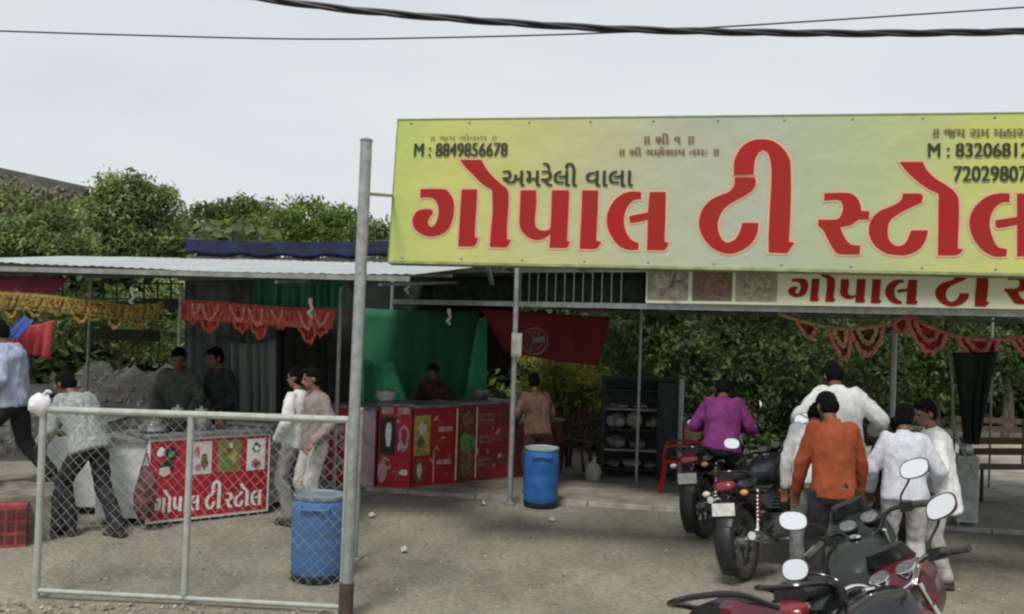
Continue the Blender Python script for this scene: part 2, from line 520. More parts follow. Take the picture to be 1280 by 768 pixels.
# rocky slope behind the left stall
def mz(x, y):
    k = math.exp(-((x+7.2)/4.0)**2)*min(1, max(0, (y-13)/4.5))
    return -.05 + .80*k + .55*k*noise.noise(V((x*1.1, y*1.1, 0))) + .12*k*noise.noise(V((x*4, y*4, 0)))
grid_mesh('rubble_slope', -14, -2.4, 13.0, 20, 90, 60, mz, mat('grey_rubble', (.05, .05, .042), .95, 0, .2, 1.6, bump=1, col2=(.015, .02, .01)))
def f3():
    x = rng(-12, -2.6); y = rng(13.4, 18); return x, y, mz(x, y)
scatter('rubble_stones', 1600, f3, .04, .17, [mat('rubble_grey', (.085, .083, .074), .9), mat('rubble_dark', (.035, .036, .03), .9), mat('rubble_brown', (.06, .05, .036), .9)], 'broken stones strewn over the slope behind the left stall')
def hz_(x, y):
    k = min(1, max(0, (y-40)/20))
    r = max(0, min(1, (-10-x)/16))
    return -.1 + k*(r*5.0 + 1.0*noise.noise(V((x*.15, y*.15, 0)))*r + .5*noise.noise(V((x*.9, y*.9, 0)))*r)
grid_mesh('hillside', -60, 8, 40, 75, 120, 40, hz_, mat('brown_scrub_hill', (.12, .10, .078), .95, 0, .2, 1.2, col2=(.055, .062, .035), bump=1))

# ================================================================= TREES
leafA = [mat('leaf_dark', (.06, .09, .035), .6, 0, .2, 2), mat('leaf_mid', (.11, .16, .06), .6, 0, .2, 2), mat('leaf_olive', (.18, .21, .09), .6, 0, .2, 2)]
leafY = [mat('leaf_sunny_green', (.24, .28, .07), .6, 0, .2, 2), mat('leaf_sunlit_yellow', (.42, .38, .12), .6, 0, .2, 2), leafA[1]]  # yellow green shrub leaves, with the sunlight on them put into the colour
leafG = [mat('leaf_greyish', (.21, .25, .14), .6, 0, .2, 2), leafA[1], mat('leaf_pale_olive', (.34, .39, .18), .6, 0, .2, 2)]
leafD = [mat('leaf_deep', (.06, .09, .045), .6, 0, .2, 2), mat('leaf_deep_mid', (.085, .125, .055), .6, 0, .2, 2), leafA[1]]
def leafy(ms):
    for m in ms:
        t = m.node_tree
        if t.nodes.get('Translucent BSDF'): continue
        b = t.nodes['Principled BSDF']; out = t.nodes['Material Output']; b.inputs['Specular IOR Level'].default_value = .25
        tr = t.nodes.new('ShaderNodeBsdfTranslucent'); mx_ = t.nodes.new('ShaderNodeMixShader'); mx_.inputs[0].default_value = .4
        src = b.inputs['Base Color'].links[0].from_socket
        g_ = t.nodes.new('ShaderNodeMix'); g_.data_type = 'RGBA'; g_.blend_type = 'MULTIPLY'; g_.inputs[0].default_value = 1; g_.inputs[7].default_value = (1.6, 1.7, 1.0, 1)
        t.links.new(src, g_.inputs[6]); t.links.new(g_.outputs[2], tr.inputs['Color'])
        t.links.new(b.outputs[0], mx_.inputs[1]); t.links.new(tr.outputs[0], mx_.inputs[2]); t.links.new(mx_.outputs[0], out.inputs['Surface'])
leafG[0:0] = []
leafB = [mat('leaf_fresh', (.15, .23, .07), .6, 0, .2, 2), mat('leaf_fresh_mid', (.12, .18, .055), .6, 0, .2, 2), mat('leaf_fresh_pale', (.20, .27, .08), .6, 0, .2, 2)]
leafy(leafA+leafY+leafG+leafD+leafB)
def tree(name, label, base, h, blobs, n, leaf, ls=.11, cat='tree', group=None, trunk_r=.12, lean=0):
    t = thing(name, label, cat, base, group=group, local=True)
    top = max(b[2] for b in blobs)
    mb = MB()
    tp = [V((0, 0, -.1)), V((lean*.3, 0, h*.25)), V((lean*.7, .1, h*.45)), V((lean, .1, top*.85))]
    mb.tube(curve_pts(tp, 4), [trunk_r*(1-.075*i) for i in range(13)], 9)
    for (x, y, z, rx, ry, rz_) in blobs[:9]:
        s = curve_pts(tp, 4)[min(12, 4+int(6*z/top))]
        s = V(s); e_ = V((x, y, z))
        mid = (s+e_)/2 + V((0, 0, -.1*h*.3))
        mb.tube(curve_pts([s, mid, e_], 3), [trunk_r*.45*(1-.12*i) for i in range(7)], 6)
    mb.build('trunk', bark, t)
    mb = MB(); vol = [b[3]*b[4]*b[5] for b in blobs]; tot = sum(v**.67 for v in vol)
    for b, vv in zip(blobs, vol):
        x, y, z, rx, ry, rz_ = b
        k = int(n*vv**.67/tot)
        # leaves gather in small sprays spread through the blob's volume
        for c in range(max(1, k//11)):
            d = V((random.gauss(0, 1), random.gauss(0, 1), random.gauss(0, 1))).normalized()
            rr = (.45+.6*random.random()**.6) * (1 + .25*noise.noise(d*2.2 + V((x, z, 0))))
            c0 = V((x+d.x*rx*rr, y+d.y*ry*rr, z+d.z*rz_*rr))
            mi = 0 if random.random() < .34 else (2 if random.random() < .38 else 1)
            for q in range(11):
                p = c0 + V((random.gauss(0, 1), random.gauss(0, 1), random.gauss(0, .8)))*ls*1.5
                if p.z < .02: p.z = rng(.02, .3)
                E = Euler((rng(-1.1, 1.1), rng(-1.1, 1.1), rng(0, 6.28))).to_matrix()
                a = ls*rng(.45, 1.3); b2 = a*.42
                mb.add([p+E @ V(w_) for w_ in ((-a, 0, 0), (0, -b2, a*.12), (a, 0, 0), (0, b2, a*.12))], [(0, 1, 2, 3)], mi)
    mb.build('crown', leaf, t, smooth=False)
    return t
def at_blobs(Y, base, items):
    """crown blobs given by where they stand in the picture at distance Y: (x, y, half-width px, half-height px)"""
    s = F/Y; out = []
    for x, y, rx, ry in items:
        p = P(x, y, Y) - V(base)
        out.append((p.x, p.y+rng(-.3, .3), p.z, rx/s, max(rx/s*.8, .5), ry/s))
    return out
def gb(x, Y):
    p = P(x, 420, Y); return (p.x, p.y, 0)
def ptree(name, label, x, Y, items, n, leaf, ls=.11, **k):
    b = gb(x, Y); bl = at_blobs(Y, b, items)
    return tree(name, label, b, max(q[2] for q in bl), bl, n, leaf, ls, **k)
ptree('broad_tree', 'pale olive round-crowned tree standing tallest behind the left stall roof', 150, 24,
      [(150,268,50,38),(192,265,28,32),(122,290,42,28),(210,288,18,22),(158,236,32,18),(100,300,34,26),(180,305,40,22),(140,245,20,14),(200,245,16,12)], 16000, leafG, .075, trunk_r=.2)
ptree('broad_tree', 'dark green tree cut by the left edge, beside the tallest tree', 20, 20,
      [(10,306,54,24),(55,296,36,22),(-30,298,50,30),(88,308,34,20),(30,284,26,12),(75,270,22,14)], 11000, leafG, .07, trunk_r=.16)
ptree('broad_tree', 'low green bushy tree between the tallest tree and the blue tarpaulin', 235, 27,
      [(215,312,34,20),(180,316,34,16)], 3000, leafA, .09)
ptree('broad_tree', 'dark tree behind the left half of the blue tarpaulin', 275, 38,
      [(262,280,34,22),(300,272,36,22),(240,300,24,20),(325,270,26,18)], 6000, leafA, .12, group='trees behind the blue tarpaulin')
ptree('broad_tree', 'fresh green round tree behind the right half of the blue tarpaulin', 395, 34,
      [(385,276,44,24),(430,282,36,22),(345,286,34,22),(405,300,60,20)], 8000, leafB, .11, group='trees behind the blue tarpaulin')
ptree('broad_tree', 'dark tree crown between the tall post and the big yellow board', 475, 31,
      [(470,296,30,20),(505,300,34,20),(450,305,22,16)], 3500, leafA, .1, group='trees behind the blue tarpaulin')
ptree('scrub_tree', 'thin grey brown scrub tree straggling over the old shed roof at the far upper left', 40, 24,
      [(15,244,40,14),(62,252,34,13),(-25,236,30,16),(35,262,40,12),(95,262,22,14)], 3600, [leafG[0], mat('leaf_dry_grey', (.15, .13, .10), .7), leafG[2]], .08)
# the wood behind everything reads as one mass
def wood(name, label, x0, x1, Y, h, n, ls, ms):
    mb = MB()
    for i in range(n):
        x = rng(x0, x1); z = h*(.78+.25*noise.noise(V((x*.35, Y, 0))) + .1*noise.noise(V((x*1.3, 3, 0))))*random.random()**.75
        y = Y + rng(-1.3, 1.3)
        c0 = V((x, y, max(.1, z)))
        mi = random.choice((0, 0, 1, 2))
        for q in range(4):
            p = c0 + V((random.gauss(0, 1), random.gauss(0, 1), random.gauss(0, .8)))*ls*1.2
            E_ = Euler((rng(-1, 1), rng(-1, 1), rng(0, 6.28))).to_matrix(); a = ls*rng(.7, 1.3)
            mb.add([p+E_ @ V(w_) for w_ in ((-a, 0, 0), (0, -a*.55, a*.12), (a, 0, 0), (0, a*.55, a*.12))], [(0, 1, 2, 3)], mi)
    tag(mb.build(name, ms, smooth=False), label, None, None, 'stuff')
wood('distant_wood', 'far wood closing the view behind the stalls', -3, 17, 24, 3.6, 9000, .2, [leafA[0], leafA[1], leafA[0]])
wood('distant_wood', 'far scrub closing the view behind the left stall', -16, 0, 25, 4.5, 10000, .2, [leafA[0], leafA[1], leafG[0]])
sh_a, sh_b = P(-90, 190, 27), P(112, 234, 27)
shed = thing('old_shed', 'old dark shed whose sloping brown roof shows above the trees at the far upper left', 'shed', (sh_a.x, 27, 0))
mb = MB(); dn = V((0, -2.2, -1.5))
mb.add([sh_a, sh_b, sh_b+dn, sh_a+dn], [(0, 1, 2, 3)]); mb.add([sh_a+V((0, .0, -.16)), sh_b+V((0, 0, -.16)), sh_b-V((0, -2.2, 1.6)), sh_a-V((0, -2.2, 1.6))], [(0, 1, 2, 3)])
mb.add([sh_a+dn, sh_b+dn, sh_b+dn-V((0, 0, .14)), sh_a+dn-V((0, 0, .14))], [(0, 1, 2, 3)]); mb.add([sh_b, sh_b+dn, sh_b+dn-V((0, 0, .14)), sh_b-V((0, 0, .14))], [(0, 1, 2, 3)])
mb.build('roof', mat('old_thatch', (.085, .075, .068), .95, 0, .25, 3, bump=1, col2=(.03, .03, .026)), shed, smooth=False)
mb = MB().box(((sh_a.x+sh_b.x)/2-.3, 27.2, 1.7), (sh_b.x-sh_a.x-.8, 3.6, 3.5)); mb.build('wall', mat('shed_wall', (.16, .14, .12), .9), shed, smooth=False)
# the wood behind the right canopy
thick = [(700,17,leafY,'yellow green sunlit shrub behind the dark red cloth and the drum',[(700,480,50,40),(735,500,40,42),(672,500,26,34),(720,535,44,24)]),
 (790,18.5,leafD,'dark tree filling the gap above the steel rack',[(790,440,60,40),(830,450,50,50),(770,410,60,34),(850,410,50,30)]),
 (870,17.5,leafD,'deep green tree behind the seated figure in purple',[(870,455,50,50),(915,440,54,56),(880,520,46,40),(930,500,40,44)]),
 (985,18,leafD,'deep green tree behind the figure in the orange shirt',[(985,450,60,50),(960,500,50,46),(1030,430,56,40),(1010,520,46,40)]),
 (1085,19,leafD,'dark tree behind the pole in the middle of the right canopy',[(1075,450,60,46),(1110,490,54,44),(1060,515,40,34),(1125,430,46,34)]),
 (1170,19.5,leafA,'mid green tree right of the pole, its trunk bare below',[(1165,440,56,34),(1200,430,56,34),(1190,475,44,26)]),
 (1262,20,leafD,'dark tree with a thick trunk at the right edge',[(1255,430,60,36),(1300,440,56,46),(1240,470,36,24),(1310,400,60,40)])]
for x, Y, lf, lb, it in thick:
    it = it + [(it[0][0]-10, 350, 50, 34), (it[1][0]+15, 345, 50, 34)]
    low = [(a, 590, r_*.8, 26) for a, b_, r_, h in it[:2]] if x < 1100 else []
    ptree('thicket_tree', lb, x, Y, it+low, 9000, lf, .075, group='trees beneath the right canopy', trunk_r=.15)
ptree('thicket_tree', 'shadowy bush low behind the steel rack', 800, 16.2, [(800,560,60,30),(850,570,40,34),(755,575,30,28)], 5000, leafD, .07, group='trees beneath the right canopy')
ptree('thicket_tree', 'green shrub low behind the left stall, beside the rubble slope', 150, 21, [(150,400,60,30),(90,395,60,34),(210,390,40,40),(30,400,60,40),(190,430,40,20)], 8000, leafG, .075)

# ================================================================= STALL STRUCTURES
def pole(name, label, a, b_, r=.03, m=None, cat='pole', group=None, foot=True):
    a = V(a); b_ = V(b_)
    t = thing(name, label, cat, a, group=group)
    MB().tube([a - V((0, 0, .05)), b_], r, 12).build('shaft', m or galv, t)
    if foot:
        MB().lathe([(r*2.2, -.01), (r*2.2, .012), (r*1.2, .02), (r*1.1, .06)], a, 12).build('foot_plate', galvd, t)
    MB().lathe([(r*1.08, 0), (r*1.12, .01), (r*.7, .022), (.003, .026)], b_, 12).build('end_cap', galvd, t)
    return t

# tall front post with the arm that reaches the board
base = G(432, 772); top = P(458, 177, base.y+.06)
t = pole('steel_post', 'tall grey steel post standing left of the big yellow board', base, top, .042, cat='post')
q = base + (top-base)*((772-243)/(772-177.))
MB().tube([q, P(492, 245, 8.35)], .014, 8).build('bracket_arm', galv, t)
q2 = base + (top-base)*.055
MB().tube([base+V((.0, -.01, 0)), q2+V((0, -.01, 0.06))], .052, 12).build('rusty_sleeve', mat('dark_rust', (.07, .055, .045), .8), t)

# board and its lettering
BL = P(486, 326, 8.2)
BRp = PZ(1280, 342, BL.z)
TL = P(497, 149, 8.2+.12)
sp = Plane(BL, BRp-BL, TL-BL)
HB = sp.uv(498, 149)[1]
WB = sp.uv(1280, 342)[0] + .98
HB -= .01
sign = thing('shop_signboard', 'big yellow and grey signboard with red lettering above the right canopy', 'signboard', BL)
def board_mat():
    m = bpy.data.materials.new('printed_board'); m.use_nodes = True
    t_ = m.node_tree; b = t_.nodes['Principled BSDF']; b.inputs['Roughness'].default_value = .6; b.inputs['Specular IOR Level'].default_value = .2
    tc = t_.nodes.new('ShaderNodeTexCoord'); sx = t_.nodes.new('ShaderNodeSeparateXYZ')
    t_.links.new(tc.outputs['Object'], sx.inputs[0])
    mr = t_.nodes.new('ShaderNodeMapRange'); mr.inputs['From Max'].default_value = (sp.e*WB).x
    t_.links.new(sx.outputs['X'], mr.inputs['Value'])
    n = t_.nodes.new('ShaderNodeTexNoise'); n.inputs['Scale'].default_value = 1.3
    t_.links.new(tc.outputs['Object'], n.inputs['Vector'])
    ad = t_.nodes.new('ShaderNodeMath'); ad.operation = 'MULTIPLY_ADD'; ad.inputs[1].default_value = .12; ad.inputs[2].default_value = -.06
    t_.links.new(n.outputs['Fac'], ad.inputs[0])
    a2 = t_.nodes.new('ShaderNodeMath'); t_.links.new(mr.outputs[0], a2.inputs[0]); t_.links.new(ad.outputs[0], a2.inputs[1])
    r = t_.nodes.new('ShaderNodeValToRGB'); e = r.color_ramp.elements
    cols = [(0, (.37, .45, .13)), (.08, (.45, .46, .14)), (.2, (.43, .43, .18)), (.36, (.37, .385, .27)), (.5, (.34, .37, .29)), (.64, (.35, .40, .23)), (.78, (.42, .45, .15)), (1, (.5, .50, .08))]
    e[0].position = 0; e[0].color = (*cols[0][1], 1); e[1].position = 1; e[1].color = (*cols[-1][1], 1)
    for p_, c in cols[1:-1]:
        q_ = e.new(p_); q_.color = (*c, 1)
    t_.links.new(a2.outputs[0], r.inputs[0]); t_.links.new(r.outputs[0], b.inputs['Base Color'])
    wv = t_.nodes.new('ShaderNodeTexNoise'); wv.inputs['Scale'].default_value = 2.2; wv.inputs['Detail'].default_value = 3
    t_.links.new(tc.outputs['Object'], wv.inputs['Vector'])
    bp = t_.nodes.new('ShaderNodeBump'); bp.inputs['Strength'].default_value = .5; bp.inputs['Distance'].default_value = .06
    t_.links.new(wv.outputs['Fac'], bp.inputs['Height']); t_.links.new(bp.outputs[0], b.inputs['Normal'])
    return m
mb = MB(); sp.slab(mb, 0, 0, WB, HB, -.10, 0); mb.build('panel', board_mat(), sign, smooth=False)
mb = MB()
for (a, b_, c, d) in ((-.008, -.022, WB+.008, .0), (-.008, HB, WB+.008, HB+.01), (-.008, 0, 0, HB), (WB, 0, WB+.008, HB)):
    sp.slab(mb, a, b_, c, d, -.12, .006)
mb.build('frame', mat('board_edge_trim', (.24, .28, .13), .6), sign, smooth=False)
u = .12
while u < WB:
    for v in (.03, HB-.03): MB().lathe([(.010, 0), (.010, .004), (.004, .007)], sp.at(u, v, .001), 8, M=Matrix((sp.e, sp.u, sp.n)).transposed()).build('rivet', galvd, sign)
    u += .52
mb = MB(); u = .25
while u < WB:
    for v in (0.25, HB-.25): sp.slab(mb, u-.02, v-.2, u+.02, v+.2, -.14, -.121)
    u += .9
mb.build('back_batten', galvd, sign, smooth=False)
for i, L_ in enumerate(LET):
    pts = [sp.uv(x, y) for x, y in refine(L_)]
    mb = MB(); sp.print(mb, offset(pts, .017), .004); mb.build('letter_outline', pink_ink, sign, smooth=False)
    mb = MB(); sp.print(mb, pts, .008); mb.build('letter', red_ink, sign, smooth=False)
def px_text(pl, par, body, x0, y0, x1, y1, m, bold=0, d=.012, name='lettering'):
    a = pl.uv(x0, y1); b_ = pl.uv(x1, y0)
    mb = MB()
    for k_ in range(3 if bold > .012 else 1):
        sh_ = (k_-1)*.004 if bold > .012 else 0
        text_on(pl, mb, body, a[0]+sh_, a[1], b_[0]+sh_, b_[1], d+.0006*k_, 0)
    return mb.build(name, m, par, smooth=False)
px_text(sp, sign, 'અમરેલી વાલા', 628, 204, 792, 233, ink_gr, .014)
px_text(sp, sign, 'M : 8849856678', 518, 179, 635, 196, ink_gr, .014)
px_text(sp, sign, 'M : 83206812', 1160, 179, 1286, 197, ink_gr, .014)
px_text(sp, sign, '72029807', 1192, 208, 1284, 227, ink_gr, .014)
px_text(sp, sign, '॥ જય ગોપાલ ॥', 539, 168, 621, 176, ink_br, .01)
px_text(sp, sign, '॥ શી ૧ ॥', 806, 167, 867, 180, ink_br, .015)
px_text(sp, sign, '॥ શી ગણેશાય નમઃ ॥', 775, 184, 898, 196, ink_br, .015)
px_text(sp, sign, '॥ જય રામ મહારાજ', 1167, 161, 1300, 172, ink_br, .015)
# struts that carry the board
for i, uu in enumerate((.6, 2.6, 4.6)):
    a = sp.at(uu, HB*.6, -.14); a2 = V((a.x+.2, a.y+2.6, 2.55))
    mb = MB().beam(a, a2, .04); mb.build('strut', galvd, sign)

# right canopy line (parallel to the board)
zc = P(807, 384, 11.0).z
C0 = PZ(640, 380, zc+.0); C1 = PZ(1280, 392, zc)
ce = (C1-C0); ce.z = 0; ce.normalize(); cn = V((-ce.y, ce.x, 0))
can = thing('tin_canopy', 'long tin canopy on steel poles behind the big signboard', 'canopy', (C0.x, C0.y, 0))
CL = 8.2
def cp(u, v, z): return C0*1 + ce*u + cn*v + V((0, 0, z-C0.z))
dark_net = mat('dark_green_shade_net', (.018, .045, .028), .85, 0, .2, 12, bump=.3)
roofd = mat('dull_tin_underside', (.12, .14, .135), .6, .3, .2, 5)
mb = MB()      # roof sheets, each its own
u = -2.75; k = 0
while u < CL:
    m_ = MB(); n_ = 8
    vs = []
    for j in (0, 1):
        for i in range(n_*2+1):
            uu = u + 1.0*i/(n_*2)
            zz = zc + .46 - .42*j + (.012 if i % 2 else -.012) + (.004 if k % 2 else 0)
            vs.append(cp(uu, -.3 + 5.2*j, zz))
    W_ = n_*2+1
    m_.add(vs, [(i, i+1, i+1+W_, i+W_) for i in range(W_-1)])
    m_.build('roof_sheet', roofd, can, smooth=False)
    u += .985; k += 1
mb = MB()
mb.beam(cp(-1.9, 0, zc), cp(CL, 0, zc), .045, .06); mb.build('bottom_rail', galv, can, smooth=False)
mb = MB(); mb.beam(cp(-2.0, 0, zc+.41), cp(CL, 0, zc+.41), .05, .06); mb.build('top_rail', galv, can, smooth=False)
u = .12
while u < 1.55:
    MB().tube([cp(u, 0, zc+.02), cp(u, 0, zc+.39)], .008, 6).build('rail_bar', galv, can); u += .125
mb = MB(); u = 0
for i in range(9):
    u = i*1.0; MB().beam(cp(u, -.2, zc+.42), cp(u, 4.8, zc+.02), .035).build('rafter', galvd, can, smooth=False)
for v in (1.6, 3.2, 4.8): MB().beam(cp(-1.9, v, zc+.40-.081*v), cp(CL, v, zc+.40-.081*v), .04).build('purlin', galvd, can, smooth=False)
def cloth(fn, nu, nv, m, name, parent, back=0.0):
    vs = []; fs = []
    for j in range(nv+1):
        for i in range(nu+1): vs.append(fn(i/nu, j/nv))
    for j in range(nv):
        for i in range(nu):
            a = j*(nu+1)+i; fs.append((a, a+1, a+nu+2, a+nu+1))
    mb = MB().add(vs, fs)
    me = mb.mesh(name, m, True, 60)
    o = link(name, me, parent)
    md = o.modifiers.new('thickness', 'SOLIDIFY'); md.thickness = .006
    return o
cloth(lambda a, b_: cp(-1.7+9.6*a, .55+.03*math.sin(a*60), zc+.36-.30*b_-.03*math.sin(a*25)*b_), 60, 3, dark_net, 'net_valance', can)
cloth(lambda a, b_: cp(-.1+1.75*a, .25+.02*math.sin(a*40), zc+.38-.36*b_), 30, 3, dark_net, 'net_panel', can)
POLES_G = 'poles of the right canopy'
def cpole(label, x, y, ztop, r=.03, m=None):
    b = G(x, y); return pole('canopy_pole', label, b, (b.x, b.y, ztop), r, m, group=POLES_G)
t = cpole('near white-grey canopy pole with a small box, between the two drums and the sign end', 637, 630, zc+.42, .032)
pb_ = cpole('grey canopy pole behind the group of men, carrying the two garlands', 1112, 640, zc-.02, .036)
cpole('thin rear pole in front of the steel rack', 795, 606, zc+.3, .02)
cpole('rear pole right of the steel rack, behind the red chair', 848, 604, 1.42, .04)
cpole('thin dark pole near the right edge', 1236, 612, zc+.3, .015, galvd)
b = G(637, 630)
eb = thing('switch_box', 'small pale box strapped high on the canopy pole near the blue drum', 'switch box', (b.x, b.y-.05, 1.7))
MB().box((b.x+.02, b.y-.06, 1.86), (.12, .05, .27)).build('case', mat('grey_case', (.33, .33, .30), .6), eb, smooth=False)
MB().box((b.x+.02, b.y-.088, 1.86), (.10, .008, .22)).build('cover', mat('grey_cover', (.40, .40, .37), .5), eb, smooth=False)

# second banner under the board
zb = P(807, 381, C0.y).z
bp_ = Plane(cp(0, -.06, zc+.035), ce, V((0, 0, 1)))
bu0 = bp_.uv(807, 378)[0]
ban = thing('hanging_banner', 'long cream banner with food photos and red lettering below the big signboard', 'banner', cp(bu0, -.06, zc))
cream = mat('cream_banner', (.72, .73, .50), .6, 0, .08, .9, col2=(.66, .70, .62))
mb = MB(); bp_.slab(mb, bu0, 0, CL, .42, -.012, 0); mb.build('sheet', cream, ban, smooth=False)
food = [mat('food_photo_brown', (.16, .13, .09), .6, 0, .3, 11, col2=(.40, .38, .30)), mat('food_photo_dark', (.12, .085, .06), .6, 0, .3, 14, col2=(.20, .15, .11)), mat('food_photo_grey', (.22, .22, .17), .6, 0, .3, 11, col2=(.36, .37, .31))]
dish = [mat('plate_print_pale', (.45, .44, .36), .6, 0, .2, 25), mat('plate_print_brown', (.22, .13, .09), .6, 0, .2, 25), mat('plate_print_olive', (.33, .33, .24), .6, 0, .2, 25)]
for i, (x0, x1) in enumerate(((809, 861), (865, 916), (919, 972))):
    a, b_ = bp_.uv(x0, 375), bp_.uv(x1, 340)
    mb = MB(); bp_.print(mb, [(a[0], .035), (b_[0], .035), (b_[0], .40), (a[0], .40)], .004); f_ = mb.build('food_photo', food[i], ban, smooth=False)
    mb = MB()
    for (ca, cb, rr, k) in (((.5, .5, .42, 0),) if i else ((.35, .6, .22, 0), (.7, .35, .2, 0), (.75, .75, .14, 0))):
        cu, cvv = a[0]+(b_[0]-a[0])*ca, .02+.38*cb
        bp_.print(mb, [(cu+(b_[0]-a[0])*rr*math.cos(q_*math.pi/8), cvv+.38*rr*math.sin(q_*math.pi/8)) for q_ in range(16)], .007)
    mb.build('dish_print', dish[i], f_, smooth=False)
# its lettering: the same words, condensed (the lower half shows under the board)
xs = [p[0] for L_ in LET for p in L_]
a = bp_.uv(984, 378)[0]; sc = .87*(bp_.uv(1174, 378)[0]-a)/(835-514.)
for L_ in LET[:9]:
    pts = [(a+(x-514)*sc, .045+(308-y)*sc*.78*1.05) for x, y in refine(L_)]
    mb = MB(); bp_.print(mb, pts, .006); mb.build('letter', red_ink, ban, smooth=False)
for L_ in LET[9:]:
    pts = [(a+(x-514)*sc, .045+(318-y)*sc*.78*1.05) for x, y in refine(L_)]
    mb = MB(); bp_.print(mb, pts, .006); mb.build('letter', red_ink, ban, smooth=False)

# left canopy: pale sheet roof that slopes to the front
lc = thing('sheet_canopy', 'low pale sheet-roofed stall canopy on the left', 'canopy', (P(200, 400, 9.6).x, 9.6, 0))
LA = P(-160, 328, 10.1); LB_ = P(512, 335, 9.0); LA.z = LB_.z = 2.5
le = (LB_-LA); le.z = 0; LW = le.length; le.normalize(); ln = V((-le.y, le.x, 0))
def lp(u, v, z): return V((LA.x, LA.y, 0)) + le*u + ln*v + V((0, 0, z))
nsh = 7
for k in range(nsh):
    m_ = MB(); n_ = 8; vs = []; u = LW*k/nsh
    for j in range(4):
        for i in range(n_*2+1):
            uu = u + (LW/nsh+.03)*i/(n_*2)
            vs.append(lp(uu, 3.2*j/3, 2.53 + .30*j/3 + (.005 if i % 2 else -.005) + .006*(k % 2) + .02*math.sin(uu*1.1)*(1-j/3)))
    W_ = n_*2+1
    m_.add(vs, [(j*W_+i, j*W_+i+1, j*W_+i+1+W_, j*W_+i+W_) for j in range(3) for i in range(W_-1)])
    m_.build('roof_sheet', white_sheet, lc, smooth=False)
mb = MB(); mb.beam(lp(0, .02, 2.49), lp(LW, .02, 2.49), .03, .05)
mb.build('front_rail', galvd, lc, smooth=False)
for v in (1.6, 3.1): MB().beam(lp(0, v, 2.455+.094*v), lp(LW, v, 2.455+.094*v), .035).build('purlin', galvd, lc, smooth=False)
for k in range(6):
    MB().beam(lp(.3+k*(LW-.6)/5, .05, 2.43), lp(.3+k*(LW-.6)/5, 3.1, 2.60), .03).build('rafter', galvd, lc, smooth=False)
for x, y0, lab in ((225, 640, 'thin pale pole of the left canopy beside the two dark standing figures'), (425, 640, 'thin canopy pole just left of the tall steel post'), (112, 640, 'thin canopy pole behind the man in the checked shirt')):
    Y = {225: 11.2, 425: 10.2, 112: 12.2}[x]
    p = P(x, 400, Y); pole('stall_pole', lab, (p.x, p.y, 0), (p.x, p.y, 2.42 if x != 112 else 2.6), .02, galvd if x != 225 else galv, group='poles of the left canopy')

# blue tarpaulin roof further back
bt = thing('blue_tarpaulin', 'dark blue tarpaulin roof behind the left canopy', 'tarpaulin', (P(350, 400, 15).x, 15, 0))
a = P(233, 298, 15); b_ = P(500, 300, 14.2)
tarp = mat('blue_tarp', (.009, .017, .06), .5, 0, .2, 4, bump=.3)
def btf(u, v):
    p = a.lerp(b_, u)
    if v < .3: return p + V((0, 0, -.25*(1-v/.3) + .02*math.sin(u*30)*(1-v/.3) - .03*math.sin(math.pi*u)))
    return p + V((0, (v-.3)*4, .12*(v-.3) - .05*math.sin(math.pi*u) + .02*math.sin(u*20+v*5)))
cloth(btf, 50, 14, tarp, 'sheet', bt)
mb = MB()
for k in range(6):
    q = a.lerp(b_, .02+k*.19); mb.tube([(q.x, q.y+.1, 0), (q.x, q.y+.1, q.z-.05)], .025, 6)
mb.beam(a+V((0, .08, -.3)), b_+V((0, .08, -.3)), .04)
mb.build('pole_frame', galvd, bt)

# hanging cloths that close the stalls
def hang(name, label, cat, corners, m, fold=.03, nf=14, group=None, nu=60, nv=14, sag=.05, ripple=0):
    tl, tr, br, bl = [V(c) for c in corners]
    t = thing(name, label, cat, (tl+tr)/2, group=group)
    def fn(a, b_):
        p = tl.lerp(tr, a).lerp(bl.lerp(br, a), b_)
        f = fold*(math.sin(a*nf*2*math.pi + 1.3*math.sin(a*9)) + .5*math.sin(a*nf*1.37*6.28))*(.35+.65*b_)
        return p + V((0, f + .02*noise.noise(p*3), -sag*math.sin(math.pi*a)*(1-b_) + .02*noise.noise(p*2)))
    cloth(fn, nu, nv, m, 'sheet', t)
    return t
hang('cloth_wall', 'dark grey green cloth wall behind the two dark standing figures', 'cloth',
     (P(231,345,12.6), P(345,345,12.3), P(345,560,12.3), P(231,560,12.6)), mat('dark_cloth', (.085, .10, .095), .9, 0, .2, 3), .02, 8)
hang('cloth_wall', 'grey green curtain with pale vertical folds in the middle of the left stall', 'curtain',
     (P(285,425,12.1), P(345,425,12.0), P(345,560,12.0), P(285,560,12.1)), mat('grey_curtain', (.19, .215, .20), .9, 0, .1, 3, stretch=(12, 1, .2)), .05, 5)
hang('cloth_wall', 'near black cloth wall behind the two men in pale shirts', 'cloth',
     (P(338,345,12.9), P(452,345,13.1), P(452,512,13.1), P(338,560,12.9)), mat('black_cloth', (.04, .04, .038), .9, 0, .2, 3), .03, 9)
hang('shade_curtain', 'short teal green ribbed curtain under the left canopy edge', 'curtain',
     (P(318,345,10.4), P(432,345,10.2), P(432,384,10.2), P(318,383,10.4)), mat('teal_cloth', (.025, .14, .085), .8, 0, .15, 3, stretch=(10, 1, .2)), .03, 11, sag=0)
grn = mat('green_backdrop', (.018, .125, .058), .8, 0, .12, 1.2)
grl = mat('light_green_backdrop', (.05, .32, .16), .8, 0, .12, 2)
hang('green_backdrop', 'deep green cloth backdrop behind the red counter', 'backdrop',
     (P(448,383,14.2), P(600,388,14.0), P(600,560,14.0), P(448,560,14.2)), grn, .012, 5)
hang('green_backdrop', 'lighter green cloth strip at the right end of the deep green backdrop', 'backdrop',
     (P(597,402,13.8), P(609,388,13.8), P(608,560,13.8), P(570,560,13.8)), grl, .01, 2, nu=16)
